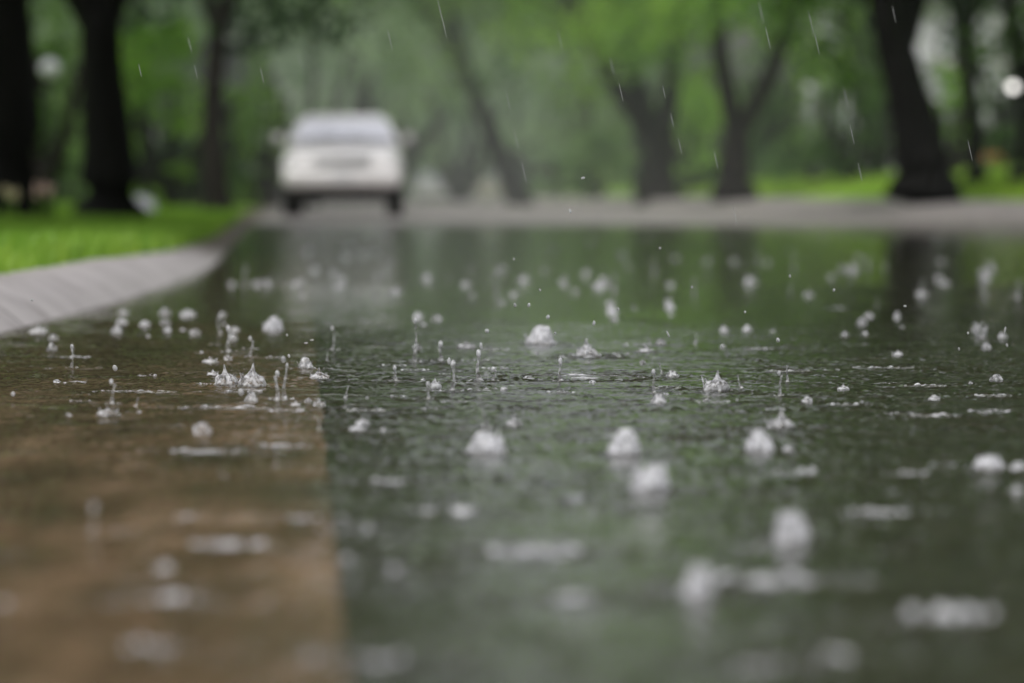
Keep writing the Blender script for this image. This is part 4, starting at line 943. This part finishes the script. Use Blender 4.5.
ph = at(120, 206, 118); house('house', 'grey brown house behind the left lawn', (ph.x - .5, 124, ph.z - .1), R(8), 7, 8, 2.8, taupe, roofm, white)

# fence left
ft = thing('wooden_fence', 'low brownish wooden fence behind the left lawn', 'fence', tuple(at(205, 206, 94)), R(2))
wood_m = mat_surf('weathered_wood', (.06, .05, .048), (.10, .085, .08), 5, .8, .3, stretch=(1, 1, .2))
for k in range(6):
    bm = bmesh.new(); bx(bm, ((k - 2.5) * .9, 0, .6), (.1, .1, 1.35)); bm_obj('post', bm, wood_m, ft, False)
for k in range(5):
    bm = bmesh.new(); bx(bm, ((k - 2) * .9, -.07, .6), (.86, .03, 1.15))
    for j in range(6): bx(bm, ((k - 2) * .9 - .36 + j * .145, -.095, .62), (.12, .02, 1.2))
    bm_obj('panel', bm, wood_m, ft, False)

# rain haze: a real thin mist that fills the street beyond the near lawns
m, nt, out = newmat('rain_haze'); vs_ = N(nt, 'ShaderNodeVolumeScatter'); vs_.inputs['Color'].default_value = (.86, .93, .90, 1); vs_.inputs['Density'].default_value = 0.0020; vs_.inputs['Anisotropy'].default_value = 0.2
nt.links.new(vs_.outputs[0], out.inputs['Volume'])
bm = bmesh.new(); bx(bm, (0, 172, 14), (190, 236, 32)); stuff(bm_obj('rain_haze', bm, m, None, False), 'thin grey veil of rain filling the air down the street', 'haze')
# globe lamp and sky gap stand-in
def emis(name, c, s):
    m, nt, out = newmat(name); e = N(nt, 'ShaderNodeEmission'); e.inputs[0].default_value = (*c, 1); e.inputs[1].default_value = s
    nt.links.new(e.outputs[0], out.inputs[0]); return m
def lamp(px, py, D, base_py, glob, label, r):
    top = at(px, py, D); b = at(px, base_py, D); t = thing('globe_post', label, 'lamp', (top.x, D, b.z)); hz = top.z - b.z
    bm = bmesh.new(); cyl(bm, (0, 0, hz / 2 - .1), .03, hz, 'Z', 12); cyl(bm, (0, 0, .05), .08, .2, 'Z', 12, .04); bm_obj('post', bm, black, t)
    bm = bmesh.new(); bmesh.ops.create_uvsphere(bm, u_segments=20, v_segments=12, radius=r); bmesh.ops.translate(bm, verts=bm.verts, vec=(0, 0, hz)); bm_obj('globe', bm, glob, t)
    bm = bmesh.new(); cyl(bm, (0, 0, hz - r - .02), r * .6, .06, 'Z', 16, r * .45); cyl(bm, (0, 0, hz + r), r * .4, .05, 'Z', 16, .01); bm_obj('fitting', bm, black, t)
lamp(1013, 87, 56, 176, emis('lit_globe', (1, .97, .92), 3.0), 'lit white globe lamp among dark leaves at the right edge', .065)
lamp(50, 69, 56, 210, mat_surf('sky_gap_white', (.75, .74, .82), (.85, .84, .9), 4, .2, coat=1), 'pale globe standing in for a sky gap between the two left trunks', .15)  # added pale globe in place of bright sky between the leaves

# flowers
def flowers(px, py, D, col, label, n, sp, h, seed):
    q = random.Random(seed); t = thing('flower_clump', label, 'flowers', tuple(at(px, py, D)))
    bm = bmesh.new(); bh = bmesh.new()
    for k in range(n):
        x, y, hh = q.uniform(-sp, sp), q.uniform(-sp, sp) * .6, h * q.uniform(.7, 1.1); a = q.uniform(-.15, .15)
        tube(bm, [(x, y, -.02), (x + a * hh * .5, y, hh * .5), (x + a * hh, y, hh)], [.004, .003, .002], 5)
        for j in range(5):
            r = bmesh.ops.create_icosphere(bh, subdivisions=1, radius=.014); bmesh.ops.transform(bh, matrix=Matrix.Translation((x + a * hh + q.uniform(-.02, .02), y + q.uniform(-.02, .02), hh + j * .012)) @ Matrix.Diagonal((1, 1, .7, 1)), verts=r['verts'])
    bm_obj('stems', bm, M['grass'], t); bm_obj('blossom', bh, mat_surf('petal', col, tuple(min(1, c * 1.3) for c in col), 8, .7), t)
flowers(14, 213, 27, (.55, .48, .30), 'cream seed heads at the foot of the black left trunk', 7, .07, .13, 1)
flowers(41, 213, 27, (.62, .44, .38), 'pinkish flower heads right of the black left trunk', 8, .06, .15, 2)
flowers(988, 172, 80, (.75, .26, .08), 'orange flowers on the lawn near the right edge', 26, .3, .32, 3)
# pale stone on the lawn at left
bm = bmesh.new(); bmesh.ops.create_icosphere(bm, subdivisions=3, radius=.2)
for v in bm.verts: v.co *= 1 + .2 * mnoise.noise(v.co * 6)
for v in bm.verts: v.co.z *= .9
o = bm_obj('boulder', bm, mat_surf('pale_stone', (.45, .46, .5), (.6, .6, .64), 6, .8, .3)); o.location = tuple(at(143, 209, 52)); tag(o, 'pale boulder on the lawn right of the second left trunk', 'boulder')

# ------------------------------------------------------------------ light
world = bpy.data.worlds.new('World'); scene.world = world; world.use_nodes = True
nt = world.node_tree; nt.nodes.clear(); wo = nt.nodes.new('ShaderNodeOutputWorld'); bg = nt.nodes.new('ShaderNodeBackground'); sky = nt.nodes.new('ShaderNodeTexSky')
sky.sky_type = 'NISHITA'; sky.sun_disc = False; sky.sun_elevation = R(58); sky.sun_rotation = R(200); sky.air_density = 1.2; sky.dust_density = 4.0
hs = nt.nodes.new('ShaderNodeHueSaturation'); hs.inputs['Saturation'].default_value = 0.25
nt.links.new(sky.outputs[0], hs.inputs['Color']); nt.links.new(hs.outputs[0], bg.inputs['Color']); bg.inputs['Strength'].default_value = 0.15
nt.links.new(bg.outputs[0], wo.inputs[0])
sd = bpy.data.lights.new('sun', 'SUN'); sd.energy = 1.5; sd.angle = R(25); sd.color = (1, .98, .95)
so = bpy.data.objects.new('sun', sd); COL.objects.link(so)
el, az = R(58), R(200)
dvec = Vector((math.sin(az) * math.cos(el), math.cos(az) * math.cos(el), math.sin(el)))
so.rotation_euler = dvec.to_track_quat('Z', 'Y').to_euler()

scene.view_settings.view_transform = 'Standard'; scene.view_settings.look = 'None'; scene.view_settings.exposure = 0; scene.view_settings.gamma = 1
cy = scene.cycles
cy.use_denoising = True; cy.use_adaptive_sampling = True; cy.adaptive_threshold = 0.02
cy.volume_bounces = 1; cy.max_bounces = 8; cy.transparent_max_bounces = 12; cy.transmission_bounces = 6; cy.diffuse_bounces = 3; cy.glossy_bounces = 3
cy.caustics_reflective = False; cy.caustics_refractive = False; cy.sample_clamp_indirect = 4.0
